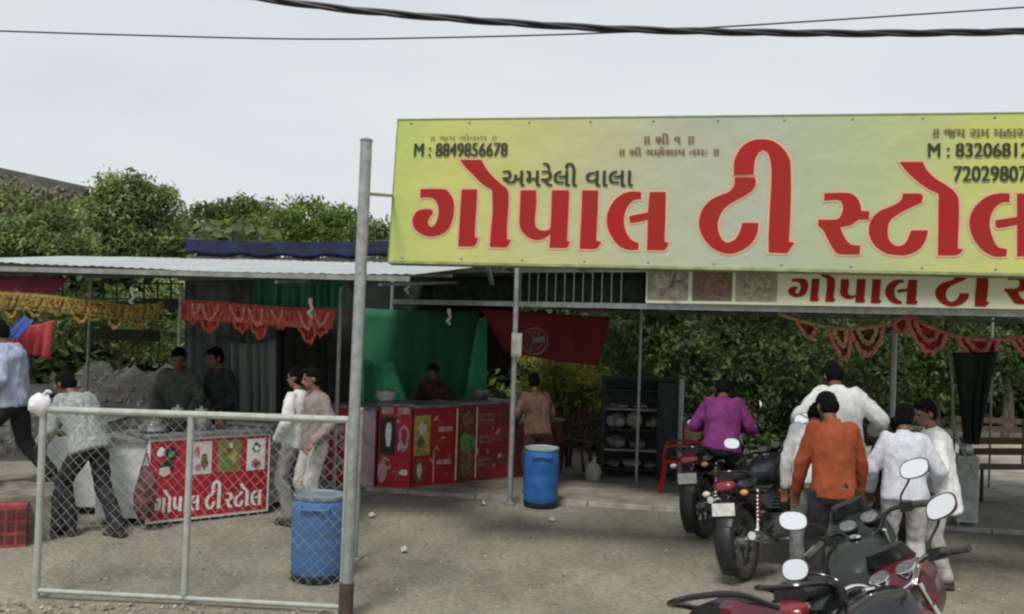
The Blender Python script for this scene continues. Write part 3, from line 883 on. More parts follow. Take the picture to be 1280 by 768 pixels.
hang('green_backdrop', 'lighter green cloth piled at the lower left of the deep green backdrop', 'backdrop',
     (P(455,448,13.7), P(492,452,13.7), P(528,560,13.7), P(455,560,13.7)), mat('mid_green_cloth', (.035, .25, .12), .8), .015, 3, nu=24)
hang('dark_sheet', 'dark brown cloth closing the stall right of the green backdrop', 'cloth',
     (P(609,380,13.9), P(645,380,13.9), P(645,460,13.9), P(609,460,13.9)), mat('brown_black_cloth', (.022, .014, .013), .9), .02, 3, nu=20)
hang('red_tarpaulin', 'dark red cloth slung under the canopy roof above the yellow shrub', 'tarpaulin',
     (P(600,384,13.4), P(764,396,12.9), P(748,459,12.9), P(632,440,13.4)), mat('dark_red_cloth', (.20, .014, .022), .75, 0, .15, 2), .03, 3, sag=.02)
hang('red_awning', 'dull maroon cloth under the left end of the pale roof', 'awning',
     (P(-60,345,10.1), P(86,347,10.0), P(66,368,9.9), P(-60,366,10.0)), mat('maroon_cloth', (.15, .02, .03), .8, 0, .15, 2), .03, 3, sag=.0)
hang('flag_cloth', 'red cloth hanging over the shoulder-high gap at the left edge', 'cloth',
     (P(20,404,9.6), P(68,400,9.6), P(62,448,9.6), P(12,440,9.6)), mat('faded_red_cloth', (.36, .045, .05), .8, 0, .15, 2), .03, 3, sag=.03, nu=24)
hang('flag_cloth', 'blue scarf hanging slantwise at the left edge beside the red cloth', 'cloth',
     (P(30,394,9.5), P(42,402,9.5), P(20,424,9.5), P(6,416,9.5)), mat('blue_cloth', (.05, .09, .33), .8, 0, .15, 2), .01, 2, sag=.0, nu=14)
hang('dark_bundle', 'black gathered cloth narrowing to a point right of the middle pole', 'cloth bundle',
     (P(1190,440,9.9), P(1248,440,9.8), P(1222,556,9.8), P(1208,556,9.9)), mat('black_bundle_cloth', (.012, .018, .014), .9), .05, 3, nu=36, sag=0)
hang('dark_sheet', 'long black sheet added behind the middle stall for the shade under its roof', 'cloth',
     (P(425,335,14.6), P(650,335,14.45), P(650,398,14.45), P(425,398,14.6)), mat('roof_shade_sheet', (.014, .022, .018), .9), .03, 7, sag=.02)  # added dark sheet: stands in for the roof's shade and covers the sky gap
# left stall side net and horizontal battens with light between
sn = thing('lattice_screen', 'open lattice of dark battens and green net high in the left stall', 'screen', P(160, 400, 12.8))
for i in range(9):
    x = 78+17*i; MB().beam(P(x, 350, 12.8), P(x, 392, 12.8), .02).build('upright', dark_net, sn, smooth=False)
for y in (352, 372, 392): MB().beam(P(60, y, 12.78), P(230, y+3, 12.78), .03, .02).build('batten', mat('olive_batten', (.035, .055, .035), .8), sn, smooth=False)
mb = MB(); mb.beam(P(110, 384, 12.75), P(225, 380, 12.75), .02, .13); mb.build('dark_slat', black_pl, sn, smooth=False)
mb = MB(); mb.beam(P(108, 418, 12.75), P(200, 420, 12.75), .02, .15); mb.build('dark_slat', mat('dark_olive_slat', (.03, .035, .022), .9), sn, smooth=False)

# ================================================================= COUNTERS AND BANNERS
def blob(pl, mb, cu, cvv, ru, rv, d, n=12, jag=.15, mi=0):
    if ru < 0:
        pl.print(mb, [(cu+ru, cvv-rv), (cu-ru, cvv-rv), (cu-ru, cvv+rv), (cu+ru, cvv+rv)], d, mi); return
    pl.print(mb, refine([(cu+ru*math.cos(q*2*math.pi/n)*rng(1-2.2*jag, 1+jag), cvv+rv*math.sin(q*2*math.pi/n)*rng(1-2.2*jag, 1+jag)) for q in range(n)], 90), d, mi)
counter_white = mat('counter_white_paint', (.55, .57, .55), .6, 0, .1, 4)
counter_grey = mat('counter_grey_paint', (.30, .32, .31), .7, 0, .12, 4)
tin_top = mat('counter_top_tin', (.22, .22, .21), .5, .3, .2, 8)
def counter(name, label, pl, w_, h_, dep, m, group=None):
    """a stall counter standing behind the plane pl (its front face)"""
    t = thing(name, label, 'counter', pl.at(w_/2, 0, -dep/2), group=group)
    mb = MB(); pl.slab(mb, 0, .06, w_, h_-.03, -dep, 0); mb.build('cabinet', m, t, smooth=False)
    mb = MB(); pl.slab(mb, -.03, h_-.03, w_+.03, h_, -dep-.02, .04); mb.build('top', tin_top, t, smooth=False)
    for a in (.05, w_-.09):
        for d in (-.09, -dep+.05):
            mb = MB(); pl.slab(mb, a, 0, a+.04, .06, d, d+.04); mb.build('foot', galvd, t, smooth=False)
    return t
# counter 1 with the tea stall banner
c0, c1 = G(182, 658), G(333, 641)
pl1 = Plane(c0, c1-c0, (0, 0, 1)); w1 = (c1-c0).length; h1 = .86
ct = counter('stall_counter', 'left stall counter carrying the red banner with white lettering and four pictures', pl1, w1, h1+.02, .6, counter_grey)
bn = thing('counter_banner', 'red banner with white lettering under four food pictures, on the left stall counter', 'banner', pl1.at(w1/2, .02, .01))
mb = MB(); pl1.slab(mb, -.01, .02, w1+.01, h1-.01, .002, .012); mb.build('white_border', white_ink, bn, smooth=False)
mb = MB(); pl1.slab(mb, .015, .045, w1-.015, h1-.035, .012, .016); mb.build('red_sheet', red_print, bn, smooth=False)
xa, xb = 514, 1300
for L_ in LET:
    k = (w1*.90)/(xb-xa)
    pts = [(w1*.045+(x-xa)*k, .10+(318-y)*k*1.4) for x, y in refine(L_)]
    mb = MB(); pl1.print(mb, pts, .020); mb.build('letter', white_ink, bn, smooth=False)
pg = [mat('print_green', (.10, .26, .05), .5, 0, .2, 20), mat('print_black', (.02, .02, .02), .5), mat('print_brown', (.20, .12, .05), .5, 0, .3, 30), mat('print_cream', (.62, .55, .42), .5, 0, .1, 20), mat('print_pink', (.55, .2, .2), .5, 0, .2, 20), mat('print_yellow', (.42, .33, .08), .5, 0, .2, 20)]
pics = [(.03, .24, red_print), (.31, .50, mat('print_white_panel', (.62, .6, .55), .5, 0, .1, 30)), (.55, .75, mat('print_green_panel', (.12, .22, .06), .5, 0, .35, 25, col2=(.25, .13, .05))), (.80, .96, white_ink)]
for i, (a, b_, m_) in enumerate(pics):
    mb = MB(); pl1.slab(mb, a*w1, .47, b_*w1, h1-.06, .018, .020); pc = mb.build('picture', m_, bn, smooth=False)
    c = (a+b_)/2*w1; r_ = (b_-a)*w1*.5
    def bl_(cu, cvv, ru, rv, m__, d=.024):
        mb = MB(); blob(pl1, mb, cu, cvv, ru, rv, d); mb.build('picture_detail', m__, pc, smooth=False)
    if i == 0:
        bl_(c-.4*r_, .72, .35*r_, .05, white_ink); bl_(c+.3*r_, .70, .55*r_, .07, pg[1]); bl_(c+.3*r_, .69, .28*r_, .035, pg[0], .027)
        bl_(c, .58, .6*r_, .06, pg[1]); bl_(c-.1*r_, .53, .5*r_, .05, pg[3], .027)
    elif i == 1:
        bl_(c-.3*r_, .70, .3*r_, .06, pg[4]); bl_(c+.35*r_, .60, .35*r_, .08, pg[2]); bl_(c-.2*r_, .54, .3*r_, .04, pg[4])
    elif i == 2:
        bl_(c-.3*r_, .70, .4*r_, .05, pg[2]); bl_(c+.3*r_, .62, .4*r_, .08, pg[5]); bl_(c-.2*r_, .55, .4*r_, .05, pg[0]); bl_(c+.1*r_, .74, .2*r_, .03, pg[3])
    else:
        bl_(c, .70, .5*r_, .06, pg[1]); bl_(c, .70, .28*r_, .035, white_ink, .027); bl_(c, .54, .6*r_, .05, pg[4]); bl_(c, .54, .3*r_, .025, pg[1], .027)
# neighbours of counter 1
q0, q1 = G(118, 655), G(180, 656)
plA = Plane(q0, q1-q0, (0, 0, 1)); counter('stall_counter', 'pale grey counter between the checked-shirt man and the red lettered banner', plA, (q1-q0).length, .84, .6, counter_white)
q0, q1 = G(56, 640), G(128, 642)
plB = Plane(q0, q1-q0, (0, 0, 1)); counter('stall_counter', 'white counter behind the left end of the steel gate', plB, (q1-q0).length, .95, .6, counter_white)
q0, q1 = G(336, 638), G(372, 626)
plC = Plane(q0, q1-q0, (0, 0, 1)); counter('stall_counter', 'pinkish grey counter between the red lettered banner and the two pale-shirted men', plC, (q1-q0).length, .93, .6, mat('pinkish_grey_paint', (.30, .24, .25), .7, 0, .1, 5))
# the long red counters to the right of the tall post
def red_counter(label, x0, y0, x1, y1, h_, panels):
    a, b_ = G(x0, y0), G(x1, y1)
    pl = Plane(a, b_-a, (0, 0, 1)); w_ = (b_-a).length
    t = counter('banner_counter', label, pl, w_, h_, .55, dred_print, group='red counters of the middle stall')
    for (u0_, v0, u1, v1, m_, blobs) in panels:
        mb = MB(); pl.slab(mb, u0_*w_, v0*h_, u1*w_, v1*h_, .002, .010); p_ = mb.build('print_panel', m_, t, smooth=False)
        if blobs and (u1-u0_) > .5:
            for k_ in range(16):
                mb = MB(); mm = random.choice((pg[4], pg[2], pg[5], pinkw, MATS['dull_red_banner_print'], pg[3], MATS['red_banner_print']))
                cu, cvv = rng(u0_+.1, u1-.1)*w_, rng(.12, .9)*h_; a_ = rng(0, 3.1); L_ = rng(.02, .06); q_ = rng(.008, .02)
                pl.print(mb, refine([(cu+L_*math.cos(a_)*x_-q_*math.sin(a_)*y_, cvv+L_*math.sin(a_)*x_+q_*math.cos(a_)*y_) for x_, y_ in ((-1, -.3), (-.3, -1), (.6, -.7), (1, .4), (.2, 1), (-.7, .6))], 90), .0112+.0001*k_)
                mb.build('print_detail', mm, p_, smooth=False)
        for k_, (cu, cvv, ru, rv, mm) in enumerate(blobs):
            mb = MB(); blob(pl, mb, cu*w_, cvv*h_, ru*w_, rv*h_, .014+.002*k_, jag=.1 if ru > .02 else .02); mb.build('print_detail', mm, p_, smooth=False)
    return t
W_, K_, GR, BR, CR, PK, YL = white_ink, pg[1], pg[0], pg[2], pg[3], pg[4], pg[5]
pinkw = mat('pinkish_print', (.50, .30, .32), .5, 0, .15, 15)
red_counter('bright red counter panel just right of the tall steel post', 407, 604, 468, 611, 1.0,
            [(.02, .04, .62, .97, red_print, [(.3, .7, .08, .06, pinkw), (.35, .5, .07, .05, pinkw), (.3, .3, .06, .06, pinkw)]), (.64, .0, .98, 1.0, mat('pale_pink_edge', (.55, .38, .44), .6), [])])
red_counter('red counter with a black and white picture beside the pale pink strip', 471, 611, 512, 612, 1.06,
            [(.0, .02, 1, .98, red_print, [(.28, .62, -.24, .22, K_), (.3, .64, .10, .16, W_), (.78, .6, .18, .17, pinkw), (.78, .62, .09, .1, red_print), (.15, .22, .14, .14, pinkw), (.8, .2, .14, .04, W_), (.25, .92, -.18, .04, pinkw), (.75, .92, -.18, .04, pinkw)])])
red_counter('red counter with a mustard picture and white shapes, in the middle of the row', 513, 612, 570, 606, 1.04,
            [(.0, .02, 1, .98, mat('deep_red_print', (.34, .012, .02), .5, 0, .1, 4), [(.2, .64, -.17, .24, YL), (.2, .72, .1, .08, CR), (.17, .55, .08, .07, BR), (.7, .7, -.16, .03, pinkw), (.15, .22, .12, .15, BR), (.15, .22, .05, .1, CR), (.68, .3, -.16, .028, pinkw), (.95, .5, -.02, .44, CR), (.45, .25, -.012, .18, CR)])])
red_counter('red counter with green and brown food pictures and pink print boxes', 571, 606, 640, 599, 1.06,
            [(.0, .02, 1, .98, dred_print, [(.14, .5, -.13, .44, mat('brownish_red_print', (.16, .05, .03), .6, 0, .3, 16)), (.14, .8, .1, .1, BR), (.14, .5, .13, .13, GR), (.14, .24, .12, .16, BR), (.3, .5, -.014, .44, CR)])
             ] + [(.36, v-.05, .62, v+.05, pinkw, [(.49, v, -.1, .014, dred_print)]) for v in (.25, .53, .8)] + [(.72, v-.04, .93, v+.05, mat('mauve_print', (.32, .16, .18), .5, 0, .2, 20), [(.82, v, -.07, .014, dred_print)]) for v in (.27, .53, .8)])
red_counter('dim maroon counter right of the near canopy pole, behind the blue drum', 643, 600, 700, 592, .78,
            [(.0, .02, 1, .98, mat('dim_maroon_print', (.13, .03, .03), .6, 0, .2, 6), [(.3, .5, .12, .14, BR), (.7, .6, .12, .16, BR)])])
# things on the red counters
tray_m = mat('steel_pan', (.32, .33, .33), .35, .8, .1, 20)
def lathe_thing(name, label, cat, p, prof, m, part='bowl', group=None, extra=None):
    t = thing(name, label, cat, p, group=group)
    MB().lathe(prof, p, 18).build(part, m, t)
    if extra:
        for nm, pr, mm in extra: MB().lathe(pr, p, 18).build(nm, mm, t)
    return t
for (x, y, Y, h_, lab) in ((482, 505, 12.3, 1.06, 'white tub on the red counter beside the tall steel post'), (600, 500, 12.9, 1.06, 'small steel pot at the right end of the red counters')):
    p = P(x, y, Y+.12); p.z = h_
    lathe_thing('pot', lab, 'pot', p, [(.09, 0), (.12, .04), (.125, .12), (.13, .125), (.11, .12), (.1, .02), (.01, .015)], tray_m if x > 500 else counter_white, extra=[('rim', [(.124, .115), (.134, .12), (.134, .13), (.122, .128)], tray_m)])
for i, (x, y, pl_) in enumerate(((205, 540, pl1), (235, 540, pl1), (265, 540, pl1), (290, 539, pl1))):
    u = pl_.uv(x, y)[0]; p = pl_.at(u, .88, -.28)
    lab = ['round steel pan on the left stall counter, first from the left', 'tall dark kettle on the left stall counter', 'squat steel milk can on the left stall counter', 'small dark jar at the right end of the left stall counter'][i]
    nm = ['steel_pan', 'kettle', 'milk_can', 'jar'][i]
    hh = [.10, .22, .2, .14][i]; rr = [.15, .1, .11, .06][i]
    t = lathe_thing(nm, lab, nm.replace('_', ' '), p, [(rr*.8, 0), (rr, hh*.3), (rr*.95, hh*.7), (rr*.6, hh), (.01, hh+.01)], [tray_m, black_gl, tray_m, mat('brown_jar', (.08, .04, .03), .3)][i], 'body',
                    extra=[('lid', [(rr*.62, hh), (rr*.6, hh+.02), (.02, hh+.03), (.02, hh+.05), (.003, hh+.055)], tray_m)])
    if i == 1: MB().tube(curve_pts([p+V((.09, 0, .08)), p+V((.16, 0, .14)), p+V((.19, 0, .21))], 4), .014, 7).build('spout', black_gl, t)

# raised step at the left edge and the red patterned crate on its side
st0, st1 = G(-60, 682), G(62, 676)
plS = Plane(st0, st1-st0, (0, 0, 1)); ws = (st1-st0).length
mb = MB(); plS.slab(mb, 0, -.05, ws, .40, -1.3, 0); o = mb.build('stone_step', mat('step_stone', (.19, .17, .14), .9, 0, .2, 6, bump=.5), smooth=False); o['kind'] = 'structure'
cr = thing('red_crate', 'faded red patterned crate standing against the stone step at the left edge', 'crate', plS.at(ws*.5, 0, .1))
u0_ = plS.uv(-30, 660)[0]; u1_ = plS.uv(35, 660)[0]
mb = MB(); plS.slab(mb, u0_, .0, u1_, .37, .01, .22); mb.build('body', mat('faded_red_crate', (.26, .05, .045), .7, 0, .2, 6), cr, smooth=False)
for k in range(5):
    for j in range(3):
        mb = MB(); uu = u0_+(u1_-u0_)*(k+.5)/5; plS.slab(mb, uu-.03, .04+j*.11, uu+.03, .11+j*.11, .221, .226); mb.build('slot', mat('crate_slot_dark', (.09, .03, .03), .8), cr, smooth=False)

# ================================================================= STEEL GATE with chain link
gl, gr = G(45, 744), G(428, 767)
pg_ = Plane(gl, gr-gl, (0, 0, 1)); gw = (gr-gl).length
ht = pg_.uv(50, 512)[1]; ht2 = pg_.uv(432, 525)[1]
gate = thing('mesh_gate', 'pale steel gate frame filled with chain link mesh, in front of the left stall', 'gate', gl)
gp = mat('gate_paint', (.42, .45, .41), .5, .2, .12, 10, col2=(.30, .32, .28))
def gtube(u0_, v0, u1, v1, r_, name, m=gp, d=0): return MB().tube([pg_.at(u0_, v0, d), pg_.at(u1, v1, d)], r_, 10).build(name, m, gate)
gtube(0, -.05, .0, ht+.02, .026, 'post'); gtube(gw, -.05, gw, ht2+.02, .026, 'post')
um = pg_.uv(236, 600)[0]; gtube(um, .04, um, (ht+ht2)/2, .024, 'post')
gtube(.0, ht, gw, ht2, .027, 'top_rail'); gtube(.0, .035, gw, .045, .018, 'bottom_rail')
wire = mat('chain_link_wire', (.30, .33, .30), .6, .3, .2, 10)
sp_ = .083; n_w = 0
for sgn in (1, -1):
    k = -int(ht/sp_)-1
    while k*sp_ < gw+ht:
        c = k*sp_
        pts = []
        # line u = c + sgn*v (sgn 1) or u = c - v
        v0, v1 = .045, min(ht, ht2)-.02
        ua, ub = (c+v0, c+v1) if sgn > 0 else (c-v0, c-v1)
        lo, hi = .025, gw-.025
        def clip(ua, va, ub, vb):
            if ua > ub: ua, va, ub, vb = ub, vb, ua, va
            if ub < lo or ua > hi: return None
            if ua < lo: va += (vb-va)*(lo-ua)/(ub-ua); ua = lo
            if ub > hi: vb -= (vb-va)*(ub-hi)/(ub-ua); ub = hi
            return ua, va, ub, vb
        r_ = clip(ua, v0, ub, v1)
        if r_ and abs(r_[2]-r_[0]) > .05:
            N_ = max(2, int(abs(r_[2]-r_[0])/.1)); pts = []
            for i in range(N_+1):
                a = i/N_; uu = r_[0]+(r_[2]-r_[0])*a; vv = r_[1]+(r_[3]-r_[1])*a
                dd = .02*noise.noise(V((uu*1.5, vv*1.5, 0))) + .0025*sgn
                pts.append(pg_.at(uu+.01*noise.noise(V((uu*2, vv*2, 5))), vv, dd))
            MB().tube(pts, .0015, 4, cap=False).build('wire', wire, gate)
        k += 1
kb = thing('white_bag', 'white plastic bag knotted over the top left corner of the gate', 'bag', pg_.at(0, ht, 0))
cc = pg_.at(-.03, ht+.035, .0)
mb = MB().ball(cc, (.085, .07, .085), n=16)
mb.v = [tuple(V(v) + V((1, 1, 1))*.018*noise.noise(V(v)*18)) for v in mb.v]
mb.build('bag_body', mat('white_plastic', (.68, .68, .70), .4, 0, .05, 10), kb)
MB().tube(curve_pts([cc+V((.02, 0, .06)), cc+V((.05, -.01, .1)), cc+V((.08, 0, .09))], 4), [.02, .015, .012, .01, .012, .014, .012, .01, .008], 7).build('knot', MATS['white_plastic'], kb)
# gate latch post beside the tall post
pole('gate_post', 'short steel post between the gate and the tall steel post', G(444, 700)*1, V((G(444, 700).x+.01, G(444, 700).y, 1.30)), .02, galvd)

# ================================================================= DRUMS
def drum(label, p, h_, r_, m, lidm, handle=True):
    t = thing('plastic_drum', label, 'drum', p, local=True, group='blue plastic drums in the yard')
    pr = [(r_*.5, .0), (r_*.88, .004), (r_*.93, .02), (r_*.97, .10), (r_, .16), (r_*.985, .2), (r_, .24), (r_, h_*.5), (r_*.985, h_*.53), (r_, h_*.56), (r_, h_*.86), (r_*.97, h_*.91), (r_*.92, h_*.945), (r_*.92, h_*.965), (r_*.9, h_*.97)]
    MB().lathe(pr, (0, 0, 0), 36).build('barrel', m, t, ang=50)
    MB().lathe([(r_*.92, h_*.955), (r_*.965, h_*.96), (r_*.965, h_*.995), (r_*.9, h_), (r_*.86, h_*.985), (.01, h_*.98)], (0, 0, 0), 36).build('lid', lidm, t, ang=40)
    MB().lathe([(r_*.94, .012), (r_*.98, .02), (r_*.98, .055), (r_*.95, .06)], (0, 0, 0), 36, cap=False).build('bottom_hoop', black_pl, t)
    for s_ in (-1, 1):
        MB().tube(curve_pts([V((s_*r_*.5, -r_*.86, h_*.90)), V((s_*r_*.5, -r_*1.02, h_*.87)), V((s_*r_*.15, -r_*1.08, h_*.86)), V((0, -r_*1.06, h_*.87))], 4), .011, 6).build('handle', m, t)
    return t
p = G(676, 636); drum('blue drum with a pale lid beside the near canopy pole', p+V((0, .2, 0)), .68, .205, blue_drum, mat('pale_drum_lid', (.30, .36, .38), .5, 0, .1, 8))
p = G(389, 732)
dr2 = drum('dusty blue drum with an open grey rim behind the gate end', p+V((0, .22, 0)), .68, .215, blue_drum2, mat('grey_drum_rim', (.16, .20, .23), .5, 0, .15, 8))

# ================================================================= RACK, CHAIRS, CABINET
r0_ = G(750, 600); r1_ = G(846, 604)
plR = Plane(r0_, r1_-r0_, (0, 0, 1)); wr = (r1_-r0_).length; hr = plR.uv(750, 473)[1]
rk = thing('steel_rack', 'dark steel rack of shelves loaded with pale packets, at the back of the right canopy', 'rack', plR.at(wr/2, 0, -.2))
rm = mat('rack_dark_steel', (.022, .03, .03), .5, .3, .2, 10)
for (a, d) in ((0.02, -.02), (wr-.02, -.02), (0.02, -.42), (wr-.02, -.42), (.74*wr, -.02)):
    mb = MB(); plR.slab(mb, a-.02, 0, a+.02, hr, d-.02, d+.02); mb.build('upright', rm, rk, smooth=False)
mb = MB(); plR.slab(mb, 0.02, .02, wr-.02, hr-.01, -.46, -.445); mb.build('back_panel', rm, rk, smooth=False)
mb = MB(); plR.slab(mb, .745*wr, .12, wr-.03, hr-.03, -.03, -.012); mb.build('side_door', mat('rack_door', (.03, .042, .045), .6, 0, .2, 8), rk, smooth=False)
for k, v in enumerate((.16, .42, .70, .98, 1.24)):
    if v < hr-.05:
        mb = MB(); plR.slab(mb, .04, v-.015, .735*wr, v+.008, -.43, .0); mb.build('shelf', galvd if k % 2 else rm, rk, smooth=False)
mb = MB(); plR.slab(mb, -.01, hr-.01, wr+.01, hr+.02, -.46, .02); mb.build('top_panel', rm, rk, smooth=False)
pk = [mat('pale_packet', (.30, .30, .27), .7, 0, .3, 9), mat('grey_packet', (.17, .18, .17), .7, 0, .3, 9), mat('tan_packet', (.24, .22, .18), .7, 0, .3, 9)]
ordn = ('first', 'second', 'third', 'fourth', 'fifth')
for k, v in enumerate((.16, .42, .70, .98)):
    u = .07; n_ = 0
    while u < .60*wr:
        ww = rng(.16, .30); h2 = (.05, .08, .11, .035)[k]*rng(.7, 1.2)
        ww = min(ww, .73*wr-u)
        c = plR.at(u+ww/2, v+.012+h2*.9, -.17)
        t = thing('sack_bundle', '%s slumped pale bundle from the left on the %s shelf of the steel rack' % (ordn[n_], ('lowest', 'second', 'third', 'top')[k]), 'bundle', plR.at(u+ww/2, v, -.17), group='bundles on the steel rack')
        mb = MB().ball(c, (ww*.52, .15, h2), n=14)
        mb.v = [tuple(V(q)+V((.6, .6, 1))*.03*noise.noise(V(q)*11)) for q in mb.v]
        mb.build('sack', random.choice(pk), t)
        u += ww+rng(.0, .03); n_ += 1
ws_ = G(741, 603)
sk = thing('sack', 'small white sack slumped at the left foot of the steel rack', 'sack', ws_)
mb = MB().ball(ws_+V((0, 0, .13)), (.11, .1, .15), n=16); mb.v = [tuple(V(v)+V((1, 1, .5))*.03*noise.noise(V(v)*9)) for v in mb.v]
mb.build('bag', mat('white_sack', (.45, .45, .42), .7), sk)
MB().tube([ws_+V((0, 0, .26)), ws_+V((.01, 0, .31)), ws_+V((.02, 0, .34))], [.03, .018, .035], 8).build('neck', MATS['white_sack'], sk)

def plastic_chair(label, p, rz, m, group='plastic chairs in the stall'):
    t = thing('plastic_chair', label, 'chair', p, rz, group, local=True)
    mb = MB().box((0, 0, .43), (.44, .42, .025)); mb.box((0, -.2, .41), (.44, .02, .06)); mb.build('seat', m, t, smooth=False)
    for sx in (-1, 1):
        MB().tube(curve_pts([V((sx*.2, .2, .44)), V((sx*.21, .25, .62)), V((sx*.19, .30, .84))], 4), .017, 8).build('back_post', m, t)
        for sy in (-1, 1): MB().beam((sx*.19, sy*.18, .42), (sx*.23, sy*.23, 0), .045, .035).build('leg', m, t, smooth=False)
        MB().tube(curve_pts([V((sx*.22, .22, .64)), V((sx*.26, .05, .65)), V((sx*.25, -.16, .62)), V((sx*.22, -.2, .43))], 4), .017, 8).build('armrest', m, t)
    mb = MB().loft([((0, .30, .84), (.2, 0, 0), (0, .012, 0)), ((0, .31, .80), (.205, 0, 0), (0, .014, 0)), ((0, .305, .72), (.2, 0, 0), (0, .012, 0))], 16)
    mb.build('top_rail', m, t)
    for k in range(5): MB().beam((-.13+.065*k, .235, .44), (-.14+.07*k, .30, .76), .028, .01).build('back_slat', m, t, smooth=False)
    return t
plastic_chair('bright red plastic chair right of the steel rack beside the parked motorcycles', G(851, 620)+V((0, .15, 0)), R(-100), red_plastic)
rdp = mat('brown_red_plastic', (.065, .022, .02), .5, 0, .15, 8); dpk = mat('dark_plastic', (.03, .03, .035), .5)
plastic_chair('dull brown red plastic chair right of the man in brown', G(703, 594)+V((0, .2, 0)), R(30), rdp)
plastic_chair('dull brown red plastic chair close to the left side of the steel rack', G(728, 597)+V((0, .5, 0)), R(-20), rdp)
bx_ = G(866, 606)
cb_ = thing('cardboard_box', 'pinkish cardboard carton behind the red chair', 'box', bx_)
MB().box(bx_+V((.02, .25, .69)), (.26, .22, .3)).build('carton', mat('pink_card', (.50, .26, .20), .8), cb_, smooth=False)
MB().box(bx_+V((.02, .25, .27)), (.34, .3, .54)).build('stool_base', mat('dark_stool', (.06, .045, .04), .8), cb_, smooth=False)
MB().box(bx_+V((.02, .139, .69)), (.1, .004, .1)).build('printed_patch', mat('pale_card_print', (.5, .38, .3), .8), cb_, smooth=False)

# white cabinet with water jug, right
k0 = G(1196, 661); k1 = G(1222, 663)
plK = Plane(k0, k1-k0, (0, 0, 1)); wk = (k1-k0).length
kc = thing('white_cabinet', 'narrow white cabinet right of the man in the white shirt', 'cabinet', plK.at(wk/2, 0, -.15))
mb = MB(); plK.slab(mb, 0, .08, wk, .80, -.34, 0); mb.build('carcass', counter_white, kc, smooth=False)
mb = MB(); plK.slab(mb, .015, .10, wk-.015, .78, .002, .014); mb.build('door', mat('cabinet_door', (.38, .40, .40), .6), kc, smooth=False)
for a in (.01, wk-.03):
    for d in (-.03, -.33):
        mb = MB(); plK.slab(mb, a, 0, a+.02, .08, d, d+.02); mb.build('foot', galvd, kc, smooth=False)
pj = plK.at(wk*.5, .80, -.15)
lathe_thing('water_jug', 'small steel water jug on top of the narrow white cabinet', 'jug', pj, [(.06, 0), (.075, .03), (.07, .1), (.04, .15), (.04, .17), (.05, .18)], tray_m, 'body', extra=[('lid', [(.045, .178), (.03, .19), (.005, .2)], black_pl)])
def bench(label, p, rz, w_):
    t = thing('steel_bench', label, 'bench', p, rz, 'dark benches at the right edge', local=True)
    for k in range(3): MB().box((0, -.13+.13*k, .45), (w_, .1, .025)).build('seat_slat', wood_dk, t, smooth=False)
    for k in range(2): MB().beam((-w_/2, .2, .62+.14*k), (w_/2, .2, .62+.14*k), .02, .09).build('back_slat', wood_dk, t, smooth=False)
    for sx in (-1, 1):
        for sy in (-1, 1): MB().beam((sx*(w_/2-.05), sy*.18, 0), (sx*(w_/2-.05), sy*.18, .44 if sy < 0 else .82), .03).build('leg', rm, t, smooth=False)
    return t
bench('dark slatted bench at the right edge behind the white cabinet', G(1262, 632)+V((.1, .3, 0)), R(12), 1.1)
bench('further dark slatted bench at the right edge under the trees', G(1290, 600)+V((0, 1.2, 0)), R(-5), 1.2)

# hooded small stool and maroon bag by banner
pb2 = G(186, 660)
mbag = thing('cloth_bag', 'dull maroon cloth bag hanging against the left end of the red lettered banner', 'bag', pb2)
mb = MB().loft([(pb2+V((-.02, -.10, z)), V((a, 0, 0)), V((0, a*.6, 0))) for z, a in ((.10, .05), (.2, .10), (.36, .12), (.52, .09), (.62, .04))], 14)
mb.v = [tuple(V(v)+V((1, .6, .3))*.04*noise.noise(V(v)*8)) for v in mb.v]
mb.build('bag_body', mat('maroon_bag_cloth', (.15, .055, .06), .85, 0, .3, 14), mbag)
MB().tube(curve_pts([pb2+V((-.05, -.1, .6)), pb2+V((-.02, -.08, .74)), pb2+V((.02, -.1, .6))], 5), .008, 6).build('strap', MATS['maroon_bag_cloth'], mbag)

# pale round fan on the pole
pf = P(668, 427, 11.6)
fan = thing('wall_fan', 'pale round fan hanging behind the near canopy pole', 'fan', pf)
fm = mat('dusty_fan', (.045, .03, .03), .7, .1)
MB().tube([pf + V((.16*math.cos(t_*.349), 0, .16*math.sin(t_*.349))) for t_ in range(19)], .010, 6).build('cage_ring', fm, fan)
MB().tube([pf + V((.10*math.cos(t_*.349), -.02, .10*math.sin(t_*.349))) for t_ in range(19)], .005, 5).build('cage_ring', fm, fan)
for k in range(12): MB().tube([pf+V((0, -.04, 0)), pf+V((.16*math.cos(k*.5236), 0, .16*math.sin(k*.5236)))], .004, 4).build('cage_spoke', fm, fan)
MB().lathe([(.05, 0), (.05, .08), (.03, .1)], pf+V((0, .12, 0)), 14, M=Matrix.Rotation(R(90), 3, 'X')).build('motor', fm, fan)
for k in range(3):
    a = k*2.094+.3; MB().loft([(pf+V((.03*math.cos(a), .02, .03*math.sin(a))), V((0, .01, 0)), V((-.02*math.sin(a), .01, .02*math.cos(a)))), (pf+V((.13*math.cos(a), .02, .13*math.sin(a))), V((0, .006, 0)), V((-.05*math.sin(a), .02, .05*math.cos(a))))], 8).build('blade', fm, fan)
MB().tube([pf+V((0, .12, 0)), pf+V((-.15, .0, .25)), V((G(637, 630).x, G(637, 630).y, pf.z+.4))], .01, 6).build('bracket', fm, fan)

